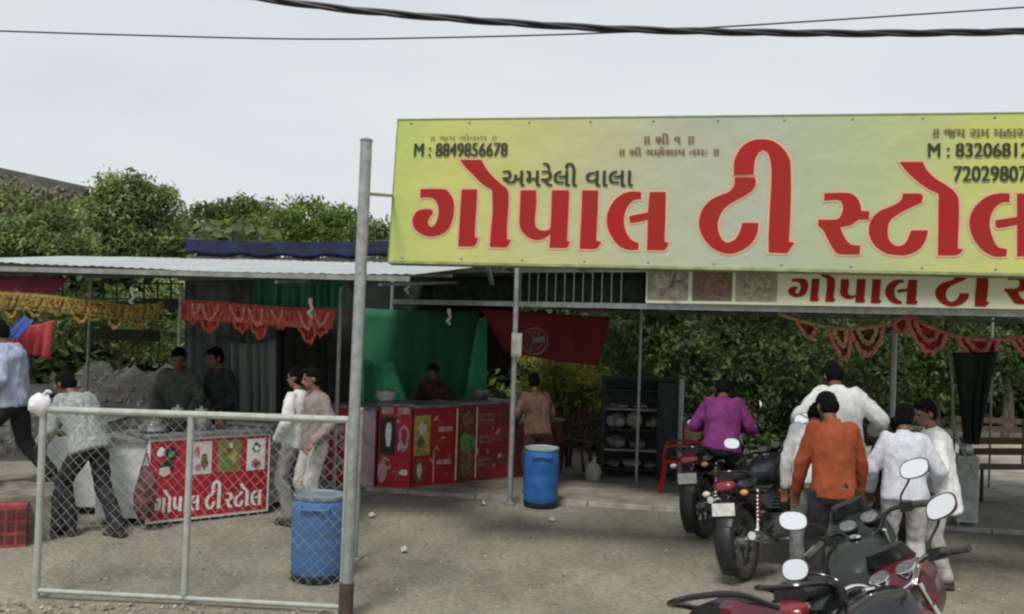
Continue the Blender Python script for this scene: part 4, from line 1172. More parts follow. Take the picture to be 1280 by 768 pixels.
# bulbs
def bulb(label, x, y, Y, top):
    p = P(x, y, Y); t = thing('bulb', label, 'lamp', p, group='unlit white bulbs under the stall roofs')
    MB().tube([V((p.x, p.y, top)), p+V((0, 0, .06))], .004, 5).build('cord', black_pl, t)
    MB().lathe([(.018, .06), (.022, .05), (.022, 0)], p, 10).build('holder', white_ink, t)
    MB().tube(curve_pts([p, p+V((.02, 0, -.05)), p+V((-.018, 0, -.09)), p+V((.012, 0, -.12)), p+V((0, 0, -.14))], 4), [.016]*13+[.02]*3+[.008], 8).build('glass', mat('bulb_glass', (.7, .7, .68), .3), t)
bulb('white spiral bulb over the yellow garland', 165, 366, 10.1, 2.55)
bulb('white bulb hanging in front of the orange red garland', 388, 380, 10.0, 2.5)
bulb('white bulb in the dark of the middle stall, right of the tall post', 509, 352, 11.0, zc+.4)
bulb('small pale bulb in the dark of the middle stall above the green backdrop', 561, 392, 12.0, zc+.4)

# ================================================================= GARLANDS
def garland(label, pts, m_band, m_swag, m_fill, Y, swags, r_=.016, fringe=None, band_w=.0, m_ruffle=None):
    """pts: picture points of the carrying string at distance Y; swags: (x0, x1, drop px, rows)"""
    w3 = [P(x, y, Yy) for (x, y, Yy) in pts]
    t = thing('garland', label, 'garland', w3[0])
    path = curve_pts(w3, 8)
    rp = []
    for i, q in enumerate(path): rp.append(r_*(1.15 if i % 2 else .85))
    MB().tube(path, rp, 7).build('string', m_band, t)
    if band_w:
        for r2 in range(3):
            vs = []; N_ = len(path)*4
            for i in range(N_+1):
                a = i/N_*(len(path)-1); k0_ = min(int(a), len(path)-2); q = path[k0_].lerp(path[k0_+1], a-k0_)
                ru = .012*math.sin(i*1.9+r2*2)
                vs.append(q+V((0, -.004*r2+ru*.3, .03-.02*r2))); vs.append(q+V((.01*math.sin(i), -.02-.006*r2+ru, .03-band_w*(.45+.3*r2)+.016*noise.noise(V((i*.37, r2, 0))))))
            MB().add(vs, [(2*i, 2*i+2, 2*i+3, 2*i+1) for i in range(N_)]).build('ruffle', m_ruffle[r2 % len(m_ruffle)], t, ang=80)
    def on(x):
        for i in range(len(pts)-1):
            if pts[i][0] <= x <= pts[i+1][0] or i == len(pts)-2:
                a = (x-pts[i][0])/(pts[i+1][0]-pts[i][0])
                return path[max(0, min(len(path)-1, int(round((i+a)*8))))]
    for (x0, x1, dp, rows) in swags:
        dp = dp*rng(.8, 1.18); a, b_ = on(x0+rng(-1.5, 1.5)), on(x1+rng(-1.5, 1.5)); dz = dp/(F/((a.y+b_.y)/2)); sk_ = rng(-.25, .25)
        # cloth or leaves filling the swag
        if m_fill:
            n_ = 12; vs = []; 
            for i in range(n_+1):
                q = a.lerp(b_, i/n_); s_ = math.sin(math.pi*i/n_)**.7
                vs.append(q+V((0, .012, 0))); vs.append(q+V((sk_*dz*s_, .012+.02*math.sin(i*2.1), -dz*s_*.95)))
            MB().add(vs, [(2*i, 2*i+2, 2*i+3, 2*i+1) for i in range(n_)]).build('swag_cloth', m_fill, t)
        for r0__ in range(rows):
            k = 1-.42*r0__; c_ = (a+b_)/2
            aa = c_+(a-c_)*k; bb = c_+(b_-c_)*k
            n_ = 18; pth = []
            for i in range(n_+1):
                q = aa.lerp(bb, i/n_); s_ = math.sin(math.pi*i/n_)**.75
                pth.append(q+V((sk_*dz*k*s_, -.012-.012*r0__, -dz*k*s_*(1+.08*math.sin(i*1.7+x0)))))
            MB().tube(pth, [r_*(1.35 if i % 2 else .8) for i in range(n_+1)], 7).build('swag', m_swag if r0__ % 2 == 0 or not fringe else fringe, t)
    return t
mg = mat('marigold_yellow', (.27, .19, .035), .8, 0, .25, 40); mgo = mat('marigold_orange', (.24, .11, .025), .8, 0, .25, 40)
grl_ = mat('garland_leaf_olive', (.14, .13, .03), .8, 0, .35, 25); rdg = mat('garland_red_orange', (.50, .10, .06), .7, 0, .25, 40)
rdc = mat('garland_red_cloth', (.40, .035, .04), .8, 0, .25, 12); pnk = mat('garland_pale_pink', (.66, .25, .22), .7, 0, .2, 40)
crm = mat('garland_cream_gold', (.60, .42, .2), .7, 0, .2, 40); brc = mat('garland_brown_cloth', (.16, .06, .02), .8, 0, .3, 12)
garland('yellow and olive marigold garland along the left stall', [(-20, 366, 9.8), (60, 372, 9.8), (120, 378, 9.9), (165, 384, 10), (205, 380, 10.1)], mg, mg, grl_, 9.9,
        [(x, x+27, 26, 2) for x in range(-18, 180, 25)], .015, mgo, band_w=.17, m_ruffle=[grl_, mg, grl_])
garland('orange red garland with small swags in the middle of the left canopy', [(228, 378, 10.3), (290, 382, 10.3), (350, 387, 10.25), (418, 390, 10.2)], rdg, rdg, rdc, 10.2,
        [(229+26.5*i, 229+26.5*i+27, 34 if i % 2 else 28, 2) for i in range(7)], .016, pnk, band_w=.20, m_ruffle=[rdg, rdc, rdg])
for x in range(-10, 200, 14):
    pass
garland('cream and gold edged garland with brown swags left of the middle pole', [(973, 392, 10.28), (1000, 401, 10.28), (1040, 410, 10.23), (1075, 411, 10.18), (1110, 405, 10.18)], crm, pnk, brc, 10.2,
        [(996, 1020, 18, 1), (1034, 1062, 38, 2), (1062, 1100, 38, 2)], .021, crm)
garland('pink edged red garland with large swags right of the middle pole', [(1112, 407, 10.18), (1135, 396, 10.13), (1165, 410, 10.08), (1195, 420, 10.03), (1240, 425, 9.98), (1300, 418, 9.88)], pnk, pnk, rdc, 10.1,
        [(1118, 1135, 16, 1), (1132, 1182, 40, 2), (1194, 1250, 32, 2), (1262, 1300, 24, 2)], .023, pnk)
mb = MB(); q = P(1185, 422, 10.3); mb.tube(curve_pts([q, q+V((.06, 0, -.5)), q+V((.10, 0, -1.0)), q+V((.35, 0, -1.5))], 5), [.012+.005*(i % 2) for i in range(16)], 6)
t = thing('leaf_string', 'thin green and white leaf string hanging from the right garland', 'garland', q); o = mb.build('string', mat('leaf_string_green', (.10, .20, .09), .8, 0, .4, 30, col2=(.4, .42, .32)), t)

# ================================================================= CABLES
def cable(label, pts, r_, m, twist=False):
    t = thing('overhead_cable', label, 'cable', pts[0])
    path = curve_pts(pts, 24 if twist else 10)
    if not twist:
        MB().tube(path, r_, 6).build('wire', m, t); return
    for s_ in range(3):
        out = []; L = 0
        for i, q in enumerate(path):
            if i: L += (q-path[i-1]).length
            a = L*5.2 + s_*2.094
            out.append(q + V((0, math.cos(a), math.sin(a)))*r_*1.05)
        MB().tube(out, r_, 8).build('strand', m, t)
cb = mat('cable_sheath', (.016, .018, .022), .5, 0, .2, 10)
cable('thick twisted black cable sagging across the top of the view', [P(250, -14, 6.0), P(400, 8, 6.0), P(560, 23, 6.05), P(740, 35, 6.1), P(900, 40, 6.1), P(1060, 42, 6.1), P(1200, 41, 6.1), P(1360, 38, 6.1)], .0125, cb, True)
cable('thin dark cable crossing above, behind the twisted one', [P(-60, 37, 7.4), P(160, 44, 7.4), P(380, 49, 7.4), P(560, 47, 7.4), P(740, 42, 7.4), P(900, 34, 7.4), P(1120, 20, 7.4), P(1330, 6, 7.4)], .0065, cb)

# litter
def f4():
    y = 6.6+5.5*random.random(); x = rng(-.5, .6)*y; return x, y, gz(x, y)+.003
scatter('dry_litter', 220, f4, .010, .026, [mat('dry_leaf', (.30, .22, .11), .9), mat('paper_bit', (.36, .35, .31), .9), mat('dark_bit', (.08, .07, .05), .9)], 'dry leaves and bits of litter strewn over the yard')
def litter(label, x, y):
    p = G(x, y); p.z = gz(p.x, p.y)+.02
    t = thing('paper_scrap', label, 'litter', p)
    mb = MB(); vs = []
    for k in range(9): vs.append(p+V((.05*math.cos(k*.7)*rng(.5, 1), .05*math.sin(k*.7)*rng(.5, 1), rng(-.01, .03))))
    vs.append(p+V((0, 0, .05))); mb.add(vs, [(k, (k+1) % 9, 9) for k in range(9)]); mb.build('crumpled_paper', mat('litter_white', (.42, .42, .39), .8), t, smooth=False)
litter('crumpled white paper on the ground left of the near canopy pole', 604, 630)
litter('small white paper scrap on the ground right of the tall post', 465, 646)
litter('tiny white scrap on the ground below the far blue drum', 690, 650)
litter('pale scrap on the ground by the foot of the gate', 505, 690)

# ================================================================= PEOPLE
def remesh(mb, vox, smooth=3, wr=0.0, wscale=9, seed=0, m=None, name='part', decim=None):
    me0 = bpy.data.meshes.new('tmp'); me0.from_pydata(mb.v, [], mb.f)
    bm = bmesh.new(); bm.from_mesh(me0); bmesh.ops.recalc_face_normals(bm, faces=bm.faces); bm.to_mesh(me0); bm.free()
    ob = bpy.data.objects.new('tmp', me0); COL.objects.link(ob)
    r_ = ob.modifiers.new('r', 'REMESH'); r_.mode = 'VOXEL'; r_.voxel_size = vox
    s_ = ob.modifiers.new('s', 'SMOOTH'); s_.iterations = smooth; s_.factor = .5
    dg = bpy.context.evaluated_depsgraph_get()
    me = bpy.data.meshes.new_from_object(ob.evaluated_get(dg)); me.name = name
    bpy.data.objects.remove(ob); bpy.data.meshes.remove(me0)
    if wr:
        o_ = V((seed*3.1, seed*1.7, 0))
        nr = [v.normal.copy() for v in me.vertices]
        for v, n in zip(me.vertices, nr):
            q = V((v.co.x+.35*v.co.z, v.co.y, v.co.z*.5-.3*v.co.x))*wscale + o_
            f = .8*noise.noise(q) + .9*(.45-abs(noise.noise(q*1.5+V((3, 3, 3))))*2.2) + .35*(.4-abs(noise.noise(q*3.3))*2)
            v.co += n*(wr*f + .004)
    me.materials.clear(); me.materials.append(m)
    me.polygons.foreach_set('use_smooth', [True]*len(me.polygons))
    me.update()
    return me

def ik(a, b, l1, l2, pole):
    d = b-a; L = min(max(d.length, .06), (l1+l2)*.995)
    dn = d.normalized(); b2 = a+dn*L
    c = (l1*l1 + L*L - l2*l2)/(2*L); h_ = math.sqrt(max(l1*l1-c*c, 1e-6))
    pv = pole - dn*pole.dot(dn)
    if pv.length < 1e-4: pv = dn.orthogonal()
    return a+dn*c+pv.normalized()*h_, b2

def person(label, p, yaw, H=1.7, lean=5, side=0, head=(0, 10), hands=None, feet=None, hip=None, shirt=None, pants=None, vox=.011,
           sk=None, sleeve='long', loose=1.0, kurta=0, shoe=None, fingers=True, hairlen=1.0, hat=None, stubble=False, twist=0, base=0.0, pole_knee=None):
    """local frame: +y is where the person faces, yaw 0 looks away from the camera; head=(turn, nod)"""
    sk = sk or skin
    p = V((p[0], p[1], base))
    t = thing('person', label, 'person', p, R(yaw), local=True)
    k = H/1.7
    hipz = (hip if hip is not None else .935*k)
    Hc = V((0, 0, hipz))
    Ls = Matrix.Rotation(-R(lean), 3, 'X') @ Matrix.Rotation(R(side), 3, 'Y')
    Tw = Matrix.Rotation(R(twist), 3, 'Z')
    def tor(x, y, z): return Hc + Ls @ (Tw @ V((x, y, z)) if z > .1 else V((x, y, z)))
    bend = Matrix.Rotation(-R(lean*.35), 3, 'X')
    def tor2(x, y, z):      # upper torso bends a little more than the lower
        if z <= .25*k: return tor(x, y, z)
        return tor(0, 0, .25*k) + Ls @ bend @ Tw @ V((x, y, z-.25*k))
    X = (Ls @ Tw @ V((1, 0, 0)))
    Yv = Ls @ Tw @ V((0, 1, 0))
    neck = tor2(0, 0, .50*k); nb = tor2(0, .01, .545*k)
    hd, nod = head
    HM = Matrix.Rotation(R(hd), 3, 'Z') @ Matrix.Rotation(-R(nod), 3, 'X')
    hc = nb + HM @ V((0, .03*k, .125*k))
    sh = [tor2(s_*.175*k, 0, .455*k) for s_ in (-1, 1)]
    hp = [tor(s_*.09*k, 0, -.03) for s_ in (-1, 1)]
    hands = hands or [None, None]; feet = feet or [None, None]
    el = []; wr_ = []
    for i, s_ in enumerate((-1, 1)):
        tg = hands[i]
        tg = V(tg)*1 if tg is not None else sh[i] + V((s_*.07, .08, -.54*k))
        pole_ = V((s_*.5, -.8, -.4))
        e, w_ = ik(sh[i], tg, .285*k, .25*k, pole_)
        el.append(e); wr_.append(w_)
    kn = []; an = []
    for i, s_ in enumerate((-1, 1)):
        ft = V(feet[i]) if feet[i] is not None else V((s_*.11*k, .0, 0))
        an_t = ft + V((0, -.03, .085*k))
        e, a_ = ik(hp[i], an_t, .43*k, .42*k, V(pole_knee[i]) if pole_knee else V((s_*.15, 1, 0)))
        kn.append(e); an.append(a_)
    # ---- body: one continuous skin
    mb = MB()
    torso = [(-.10, .13, .09), (-.02, .155, .105), (.08, .14, .095), (.18, .13, .09), (.30, .15, .10), (.38, .150, .09), (.44, .12, .075), (.50, .06, .055)]
    mb.loft([(tor2(0, 0, z*k), X*a*k, Yv*b_*k) for z, a, b_ in torso], 16)
    mb.capsule(tor2(0, 0, .46*k), hc, .056*k, .052*k)
    mb.ball(hc + HM @ V((0, -.005, .02*k)), (.076*k, .095*k, .098*k), HM, 18)        # skull
    mb.ball(hc + HM @ V((0, .026*k, -.045*k)), (.058*k, .066*k, .072*k), HM, 16)      # face and jaw
    mb.ball(hc + HM @ V((0, .066*k, -.095*k)), (.025*k, .022*k, .02*k), HM, 10)       # chin
    mb.capsule(hc + HM @ V((0, .088*k, .012*k)), hc + HM @ V((0, .108*k, -.028*k)), .010*k, .015*k, 8)   # nose
    mb.ball(hc + HM @ V((0, .090*k, -.062*k)), (.024*k, .012*k, .009*k), HM, 8)       # lips
    for s_ in (-1, 1):
        mb.ball(hc + HM @ V((s_*.079*k, -.008*k, -.012*k)), (.010*k, .020*k, .032*k), HM, 10)
        mb.ball(hc + HM @ V((s_*.03*k, .083*k, .026*k)), (.024*k, .012*k, .008*k), HM, 8)      # brow
    for i, s_ in enumerate((-1, 1)):
        mb.capsule(sh[i]+(tor2(0, 0, .42*k)-sh[i])*.22, el[i], .040*k, .035*k); mb.capsule(el[i], wr_[i], .035*k, .026*k)
        d = (wr_[i]-el[i]).normalized()
        sd_ = d.cross(V((0, 1, 0))) if abs(d.y) < .9 else d.cross(V((0, 0, 1)))
        sd_.normalize(); pn = d.cross(sd_)
        M = Matrix((sd_, pn, d)).transposed()
        mb.ball(wr_[i]+d*.05*k, (.040*k, .017*k, .055*k), M, 12)
        if fingers:
            for j in range(4):
                b0 = wr_[i]+d*.085*k+sd_*(-.029+.0195*j)*k
                L_ = (.066, .076, .07, .055)[j]*k
                cu = pn*(-s_)*L_*.25
                b1 = b0+d*L_*.5+cu*.3; b2 = b0+d*L_*.95+cu
                mb.capsule(b0, b1, .0095*k, .009*k, 6); mb.capsule(b1, b2, .009*k, .0075*k, 6)
            th = sd_*(-1 if s_ > 0 else 1)
            b0 = wr_[i]+d*.03*k-sd_*.026*k; b1 = b0 - sd_*.028*k + d*.03*k; b2 = b1 - sd_*.008*k + d*.03*k
            mb.capsule(b0, b1, .012*k, .010*k, 6); mb.capsule(b1, b2, .010*k, .008*k, 6)
    for i, s_ in enumerate((-1, 1)):
        mb.capsule(hp[i], kn[i], .078*k, .055*k); mb.capsule(kn[i], an[i], .054*k, .036*k)
        ft = an[i]
        mb.capsule(ft+V((0, -.02, -.045*k)), ft+V((s_*.02, .14*k, -.06*k)), .032*k, .024*k, 10)
    link('body', remesh(mb, vox, 2, m=sk, name='body'), t)
    for s_ in (-1, 1):
        MB().ball(hc + HM @ V((s_*.030*k, .0845*k, .008*k)), (.012*k, .008*k, .007*k), HM, 8).build('eye', eye_m, t)
    # ---- hair
    mb = MB()
    mb.ball(hc + HM @ V((0, -.016*k, .038*k)), (.080*k, .094*k, .088*k), HM, 20)
    mb.ball(hc + HM @ V((0, -.040*k, -.01*k)), (.078*k, .070*k, .080*k*hairlen), HM, 16)
    mb.ball(hc + HM @ V((0, .045*k, .088*k)), (.058*k, .040*k, .026*k), HM, 12)
    link('hair', remesh(mb, .008, 1, .009, 34, len(label), hair_m, 'hair'), t)
    if hat:
        mb = MB().ball(hc + HM @ V((0, -.008*k, .055*k)), (.094*k, .108*k, .078*k), HM, 20)
        mb.ball(hc + HM @ V((0, .10*k, .04*k)), (.06*k, .06*k, .01*k), HM, 12)
        link('cap', remesh(mb, .008, 2, .002, 20, 3, hat, 'cap'), t)
    # ---- shirt
    if shirt:
        mb = MB(); g = loose
        hem = -.10*k if not kurta else -kurta
        prof = [(hem, .178, .130), (-.02*k, .176, .128), (.08*k, .164, .118), (.18*k, .162, .116), (.30*k, .176, .124), (.39*k, .186, .122), (.44*k, .180, .108), (.475*k, .125, .085), (.50*k, .070, .066), (.515*k, .060, .060)]
        if kurta:
            prof = [(hem, .170, .14), (hem*.5, .172, .132)] + prof[1:]
        mb.loft([(tor2(0, 0, z), X*a*k*g, Yv*b_*k*g) for z, a, b_ in prof], 20)
        for i, s_ in enumerate((-1, 1)):
            mb.capsule(sh[i]+(tor2(0, 0, .42*k)-sh[i])*.22, el[i], .070*k*g, .060*k*g)
            if sleeve == 'long': mb.capsule(el[i], el[i].lerp(wr_[i], .95), .060*k*g, .046*k*g)
            elif sleeve == 'rolled': mb.capsule(el[i], el[i].lerp(wr_[i], .3), .058*k*g, .052*k*g)
        link('shirt', remesh(mb, .012, 7, .011, 7.5, len(label)+H*7, shirt, 'shirt'), t)
        # collar
        mb = MB(); ca = tor2(0, .004, .505*k); ua = (nb-neck).normalized()
        mb.loft([(ca-ua*.015, X*.066*k, Yv*.068*k), (ca+ua*.02, X*.062*k, Yv*.062*k), (ca+ua*.03, X*.056*k, Yv*.057*k), (ca+ua*.01, X*.054*k, Yv*.055*k)], 16, cap=False)
        mb.build('collar', shirt, t)
    if pants:
        mb = MB()
        mb.loft([(tor(0, 0, z*k), X*a*k, Yv*b_*k) for z, a, b_ in ((.04, .150, .108), (-.02, .160, .118), (-.09, .162, .120), (-.14, .12, .10))], 18)
        for i, s_ in enumerate((-1, 1)):
            mb.capsule(hp[i]+V((0, 0, -.03)), kn[i], .098*k, .078*k)
            mb.capsule(kn[i], an[i]+V((0, 0, .015)), .077*k, .066*k)
        link('trousers', remesh(mb, .013, 3, .010, 8, H*11, pants, 'trousers'), t)
    if shoe:
        for i, s_ in enumerate((-1, 1)):
            mb = MB(); ft = an[i]
            mb.capsule(ft+V((0, -.035, -.045*k)), ft+V((s_*.02, .15*k, -.058*k)), .041*k, .034*k, 12)
            mb.box(ft+V((s_*.01, .06*k, -.079*k)), (.08*k, .27*k, .02*k))
            link('shoe', remesh(mb, .009, 2, m=shoe, name='shoe'), t)
    return t

c_or = mat('orange_shirt_cloth', (.28, .078, .034), .9, 0, .05, 3, col2=(.22, .046, .022), bump=.2, spec=.1)
c_wh = mat('white_shirt_cloth', (.80, .80, .79), .85, 0, .08, 6, bump=.3)
c_wh2 = mat('offwhite_shirt_cloth', (.60, .60, .57), .85, 0, .1, 6, bump=.3)
c_pl = mat('pale_patterned_cloth', (.62, .63, .66), .85, 0, .1, 60, col2=(.42, .43, .50), bump=.2)
c_pu = mat('purple_shirt_cloth', (.17, .022, .14), .8, 0, .12, 6, bump=.3)
c_lb = mat('light_blue_shirt_cloth', (.34, .38, .50), .85, 0, .1, 6, bump=.3)
c_ck = mat('grey_checked_cloth', (.36, .38, .36), .85, 0, .2, 26, col2=(.16, .18, .16), bump=.2)
c_dk = mat('black_trouser_cloth', (.018, .018, .02), .85, 0, .2, 8, bump=.3)
c_gr = mat('grey_trouser_cloth', (.20, .20, .19), .85, 0, .15, 8, bump=.3)
c_lt = mat('pale_trouser_cloth', (.44, .43, .40), .85, 0, .12, 8, bump=.3)
c_ol = mat('olive_patterned_cloth', (.10, .11, .09), .85, 0, .3, 20, col2=(.045, .05, .04))
c_bk = mat('charcoal_shirt_cloth', (.022, .024, .028), .85, 0, .2, 8)
c_mr = mat('maroon_shirt_cloth', (.055, .014, .016), .85, 0, .2, 8)
c_br = mat('brown_shirt_cloth', (.14, .075, .055), .85, 0, .15, 8)
c_mv = mat('mauve_shirt_cloth', (.30, .25, .23), .85, 0, .2, 14, col2=(.17, .14, .13), bump=.3)
shoe_b = mat('dark_sandal', (.04, .03, .025), .7)

def foot_at(x, s_px, dx=0):
    Y = F/s_px; q = P(x, 420, Y); return (q.x+dx, q.y)
# foreground group by the motorcycles
person('man in a bright orange shirt and black trousers seen from behind, head bowed', foot_at(1047, 160), -6, 1.67, 8, 0, (12, 42),
       hands=[(-.25, .17, .80), (.25, .20, .80)], shirt=c_or, pants=c_dk, vox=.009, sleeve='long', loose=.99, shoe=shoe_b)
person('man in an off-white shirt half hidden to the left of the orange shirt', foot_at(1021, 146), -14, 1.60, 24, 0, (-24, 52),
       hands=[(-.22, .14, .76), (.2, .3, .9)], shirt=c_wh2, pants=c_gr, loose=1.1, shoe=shoe_b)
person('tall man in white leaning with spread elbows behind the orange shirt', foot_at(1054, 132), -8, 1.90, 16, 0, (8, 50),
       hands=[(-.34, .30, 1.22), (.36, .28, 1.18)], shirt=c_wh, pants=c_dk, loose=1.15)
person('man in a pale speckled shirt seen from behind, bent a little forward', foot_at(1136, 154), -14, 1.56, 14, 0, (-14, 26),
       hands=[(-.24, .2, .82), (.25, .24, .86)], shirt=c_pl, pants=c_lt, vox=.009, loose=1.12, shoe=shoe_b)
person('man in a plain white shirt at the right of the group, his face turned left', foot_at(1181, 146), 80, 1.56, 8, 0, (20, 16),
       hands=[(-.18, .22, .86), (.2, .26, .9)], shirt=c_wh, pants=c_lt, vox=.009, loose=1.15, sk=skin2, kurta=.24, shoe=shoe_b)
person('dark haired figure in charcoal between the orange and the speckled shirts', foot_at(1116, 138), 175, 1.42, 14, 0, (0, 30),
       hands=None, shirt=c_bk, pants=c_dk)
# two men at the counter
person('slim man in a pale shirt looking left, one of two standing at the left stall', foot_at(376, 122), 62, 1.57, -2, 0, (14, 6),
       hands=[(-.19, .1, .86), (.14, .2, .98)], shirt=c_wh2, pants=c_gr, sk=skin2, loose=1.06, shoe=shoe_b)
person('man in a mauve checked shirt and pale loose trousers behind the dusty blue drum', foot_at(398, 124), 130, 1.58, -1, 0, (-20, 10),
       hands=[(-.2, .12, .88), (.2, .12, .86)], shirt=c_mv, pants=c_lt, sk=skin2, loose=1.02, shoe=shoe_b)
# behind and before the left stall
person('dark figure in an olive patterned shirt behind the left counter, near the pale pole', foot_at(226, 106), 190, 1.70, 8, 0, (10, 24),
       hands=[(-.2, .3, 1.0), (.2, .3, 1.0)], shirt=c_ol, pants=c_dk, loose=1.15)
person('dark figure in charcoal behind the left counter, in front of the cloth wall', foot_at(282, 105), 150, 1.70, 6, 0, (-10, 18),
       hands=[(-.2, .3, 1.0), (.2, .3, 1.0)], shirt=c_bk, pants=c_dk, loose=1.0)
person('man in a grey checked shirt bending over by the gate, legs apart', foot_at(117, 133), 62, 1.64, 26, 0, (0, 34), hip=.86,
       hands=[(-.16, .46, .84), (.16, .50, .90)], feet=[(-.10, .12, 0), (.12, -.26, 0)], shirt=c_ck, pants=c_dk, sk=skin, loose=1.2, shoe=shoe_b)
person('man in a light blue shirt stepping on the stone platform at the left edge', foot_at(20, 129), 96, 1.66, 7, 0, (0, 30), hip=.84,
       hands=[(-.2, .2, .86), (.2, .3, .84)], feet=[(-.14, .16, 0), (.12, -.30, 0)], shirt=c_lb, pants=c_dk, loose=1.2, shoe=shoe_b, base=.40)
# inside the middle stall
person('dim figure in maroon behind the red counters, against the green backdrop', foot_at(545, 92), 175, 1.52, 10, 0, (0, 14),
       hands=[(-.2, .3, .95), (.2, .3, .95)], shirt=c_mr, pants=c_dk, loose=1.1)
person('figure in a brown shirt bowed beside the near canopy pole', foot_at(676, 101), 20, 1.50, 12, 0, (0, 22),
       hands=[(-.2, .3, .85), (.2, .3, .85)], shirt=c_br, pants=mat('brown_trousers', (.07, .045, .035), .85), loose=1.1, shoe=shoe_b)
person('figure in a bright purple shirt sitting on the further parked motorcycle, back turned', foot_at(906, 118), -14, 1.70, 20, 0, (5, 50), hip=.90,
       hands=[(-.22, .42, 1.04), (.22, .42, 1.04)], feet=[(-.34, .14, .02), (.34, .14, .02)], shirt=c_pu, pants=c_dk, loose=1.12, shoe=shoe_b)
# shaded bystanders under the trees, far right canopy


# ================================================================= MOTORCYCLES
def motorcycle(label, p, yaw, lean, paint, steer=12, plates=plate_m, sc=1.0, mirror_up=16, wide=False, fairing=False, group='parked motorcycles', dz=0, tail_up=0, mirrors=True, tank=None):
    t = thing('motorcycle', label, 'motorcycle', (p[0], p[1], dz), 0, group, local=True)
    t.rotation_euler = Euler((0, R(lean), R(yaw)), 'XYZ')
    t.scale = (sc, sc, sc)
    RW, FW_ = V((0, -.64, .30)), V((0, .66, .30))
    X1 = V((1, 0, 0))
    Ry = Matrix.Rotation(R(90), 3, 'Y')
    def wheel(c, wdt, M=None):
        M = M or Matrix.Identity(3)
        A = M @ Ry
        rings = []; r_ = .30
        ty = MB()
        pts = [c + A @ V((.262*math.cos(a*.2618), .262*math.sin(a*.2618), 0)) for a in range(25)]
        vs = []; fs = []; n_ = 10; N_ = 36
        for i in range(N_):
            a = i*2*math.pi/N_
            for j in range(n_):
                b_ = j*2*math.pi/n_
                rr = .256 + (wdt*.55)*math.cos(b_); z = wdt*.5*math.sin(b_)
                if abs(b_) < .7 or abs(b_-6.283) < .7: rr += .005*(1 if i % 2 else -1)
                vs.append(c + A @ V((rr*math.cos(a), rr*math.sin(a), z)))
        for i in range(N_):
            for j in range(n_):
                fs.append((i*n_+j, ((i+1) % N_)*n_+j, ((i+1) % N_)*n_+(j+1) % n_, i*n_+(j+1) % n_))
        wh = ty.add(vs, fs).build('wheel', rubber, t)
        MB().loft([(c + A @ V((0, 0, z)), A @ V((r2, 0, 0)), A @ V((0, r2, 0))) for r2, z in ((.222, -.03), (.232, -.03), (.232, .03), (.222, .03), (.222, -.03))], 36, cap=False).build('rim', alloy, wh)
        for k_ in range(6):
            a = k_*math.pi/3
            MB().beam(c + A @ V((.03*math.cos(a), .03*math.sin(a), 0)), c + A @ V((.224*math.cos(a+.12), .224*math.sin(a+.12), 0)), .024, .018).build('spoke', grey_paint, wh, smooth=False)
        MB().loft([(c + A @ V((0, 0, z)), A @ V((r2, 0, 0)), A @ V((0, r2, 0))) for r2, z in ((.03, -.07), (.055, -.055), (.055, .055), (.03, .07))], 16).build('hub', alloy, wh)
    wheel(RW, .10)
    # steering group
    hs_ = V((0, .40, .88)); ax = V((0, -.42, 1)).normalized()
    SM = Matrix.Rotation(R(steer), 3, ax)
    def st(v): return hs_ + SM @ (V(v)-hs_)
    fwc = st(FW_); wheel(fwc, .08, SM)
    for s_ in (-1, 1):
        MB().tube([st((s_*.09, .66, .30)), st((s_*.09, .52, .62))], .022, 10).build('fork_slider', alloy, t)
        MB().tube([st((s_*.09, .53, .60)), st((s_*.09, .37, .95))], .016, 10).build('fork_tube', chrome, t)
    # fenders as curved shells
    def fender(c, a0, a1, rr, wd, m, name, f=lambda v: V(v)):
        vs = []; n_ = 14; W2 = (-1, -.75, 0, .75, 1)
        for i in range(n_+1):
            a = R(a0+(a1-a0)*i/n_)
            for q in W2:
                r2 = rr - .03*abs(q)**3
                vs.append(f(V((q*wd, c.y+r2*math.cos(a), c.z+r2*math.sin(a)))))
        o_ = MB().add(vs, [(i*5+j, i*5+j+1, (i+1)*5+j+1, (i+1)*5+j) for i in range(n_) for j in range(4)]).build(name, m, t)
        md = o_.modifiers.new('thickness', 'SOLIDIFY'); md.thickness = .005
    fender(FW_, 20, 165, .345, .062, paint, 'front_fender', st)
    fender(RW, 15, 195, .365, .085, black_pl, 'rear_fender')
    # frame, engine
    def tb(pts, r_, m, name, n=4): return MB().tube(curve_pts([V(q) for q in pts], n), r_, 8).build(name, m, t)
    tb([(0, .37, .86), (0, .42, .55), (0, .30, .28)], .022, black_gl, 'down_tube')
    for s_ in (-1, 1):
        tb([(s_*.05, .34, .82), (s_*.12, .0, .70), (s_*.13, -.35, .68), (s_*.10, -.78, .78)], .016, black_gl, 'frame_rail')
        tb([(s_*.12, -.22, .34), (s_*.12, -.64, .30)], .022, alloy, 'swing_arm')
        # shock with spring
        MB().tube([V((s_*.14, -.60, .34)), V((s_*.13, -.44, .72))], .014, 8).build('shock_body', chrome, t)
        sp = []; 
        for i in range(64):
            a = i/63; c_ = V((s_*.14, -.60, .34)).lerp(V((s_*.13, -.44, .72)), .3+.65*a)
            sp.append(c_+V((.028*math.cos(a*50), .028*math.sin(a*50)*.9, .028*math.sin(a*50)*.3)))
        MB().tube(sp, .006, 5).build('shock_spring', red_paint if paint is not red_paint else black_gl, t)
        MB().tube([V((s_*.02, -.08, .29)), V((s_*.26, -.08, .28))], .014, 8).build('foot_peg', rubber, t)
        MB().tube([V((s_*.12, -.40, .36)), V((s_*.24, -.42, .37))], .013, 8).build('rear_foot_peg', rubber, t)
    mb = MB().box((0, .10, .33), (.26, .34, .22)); mb2 = MB()
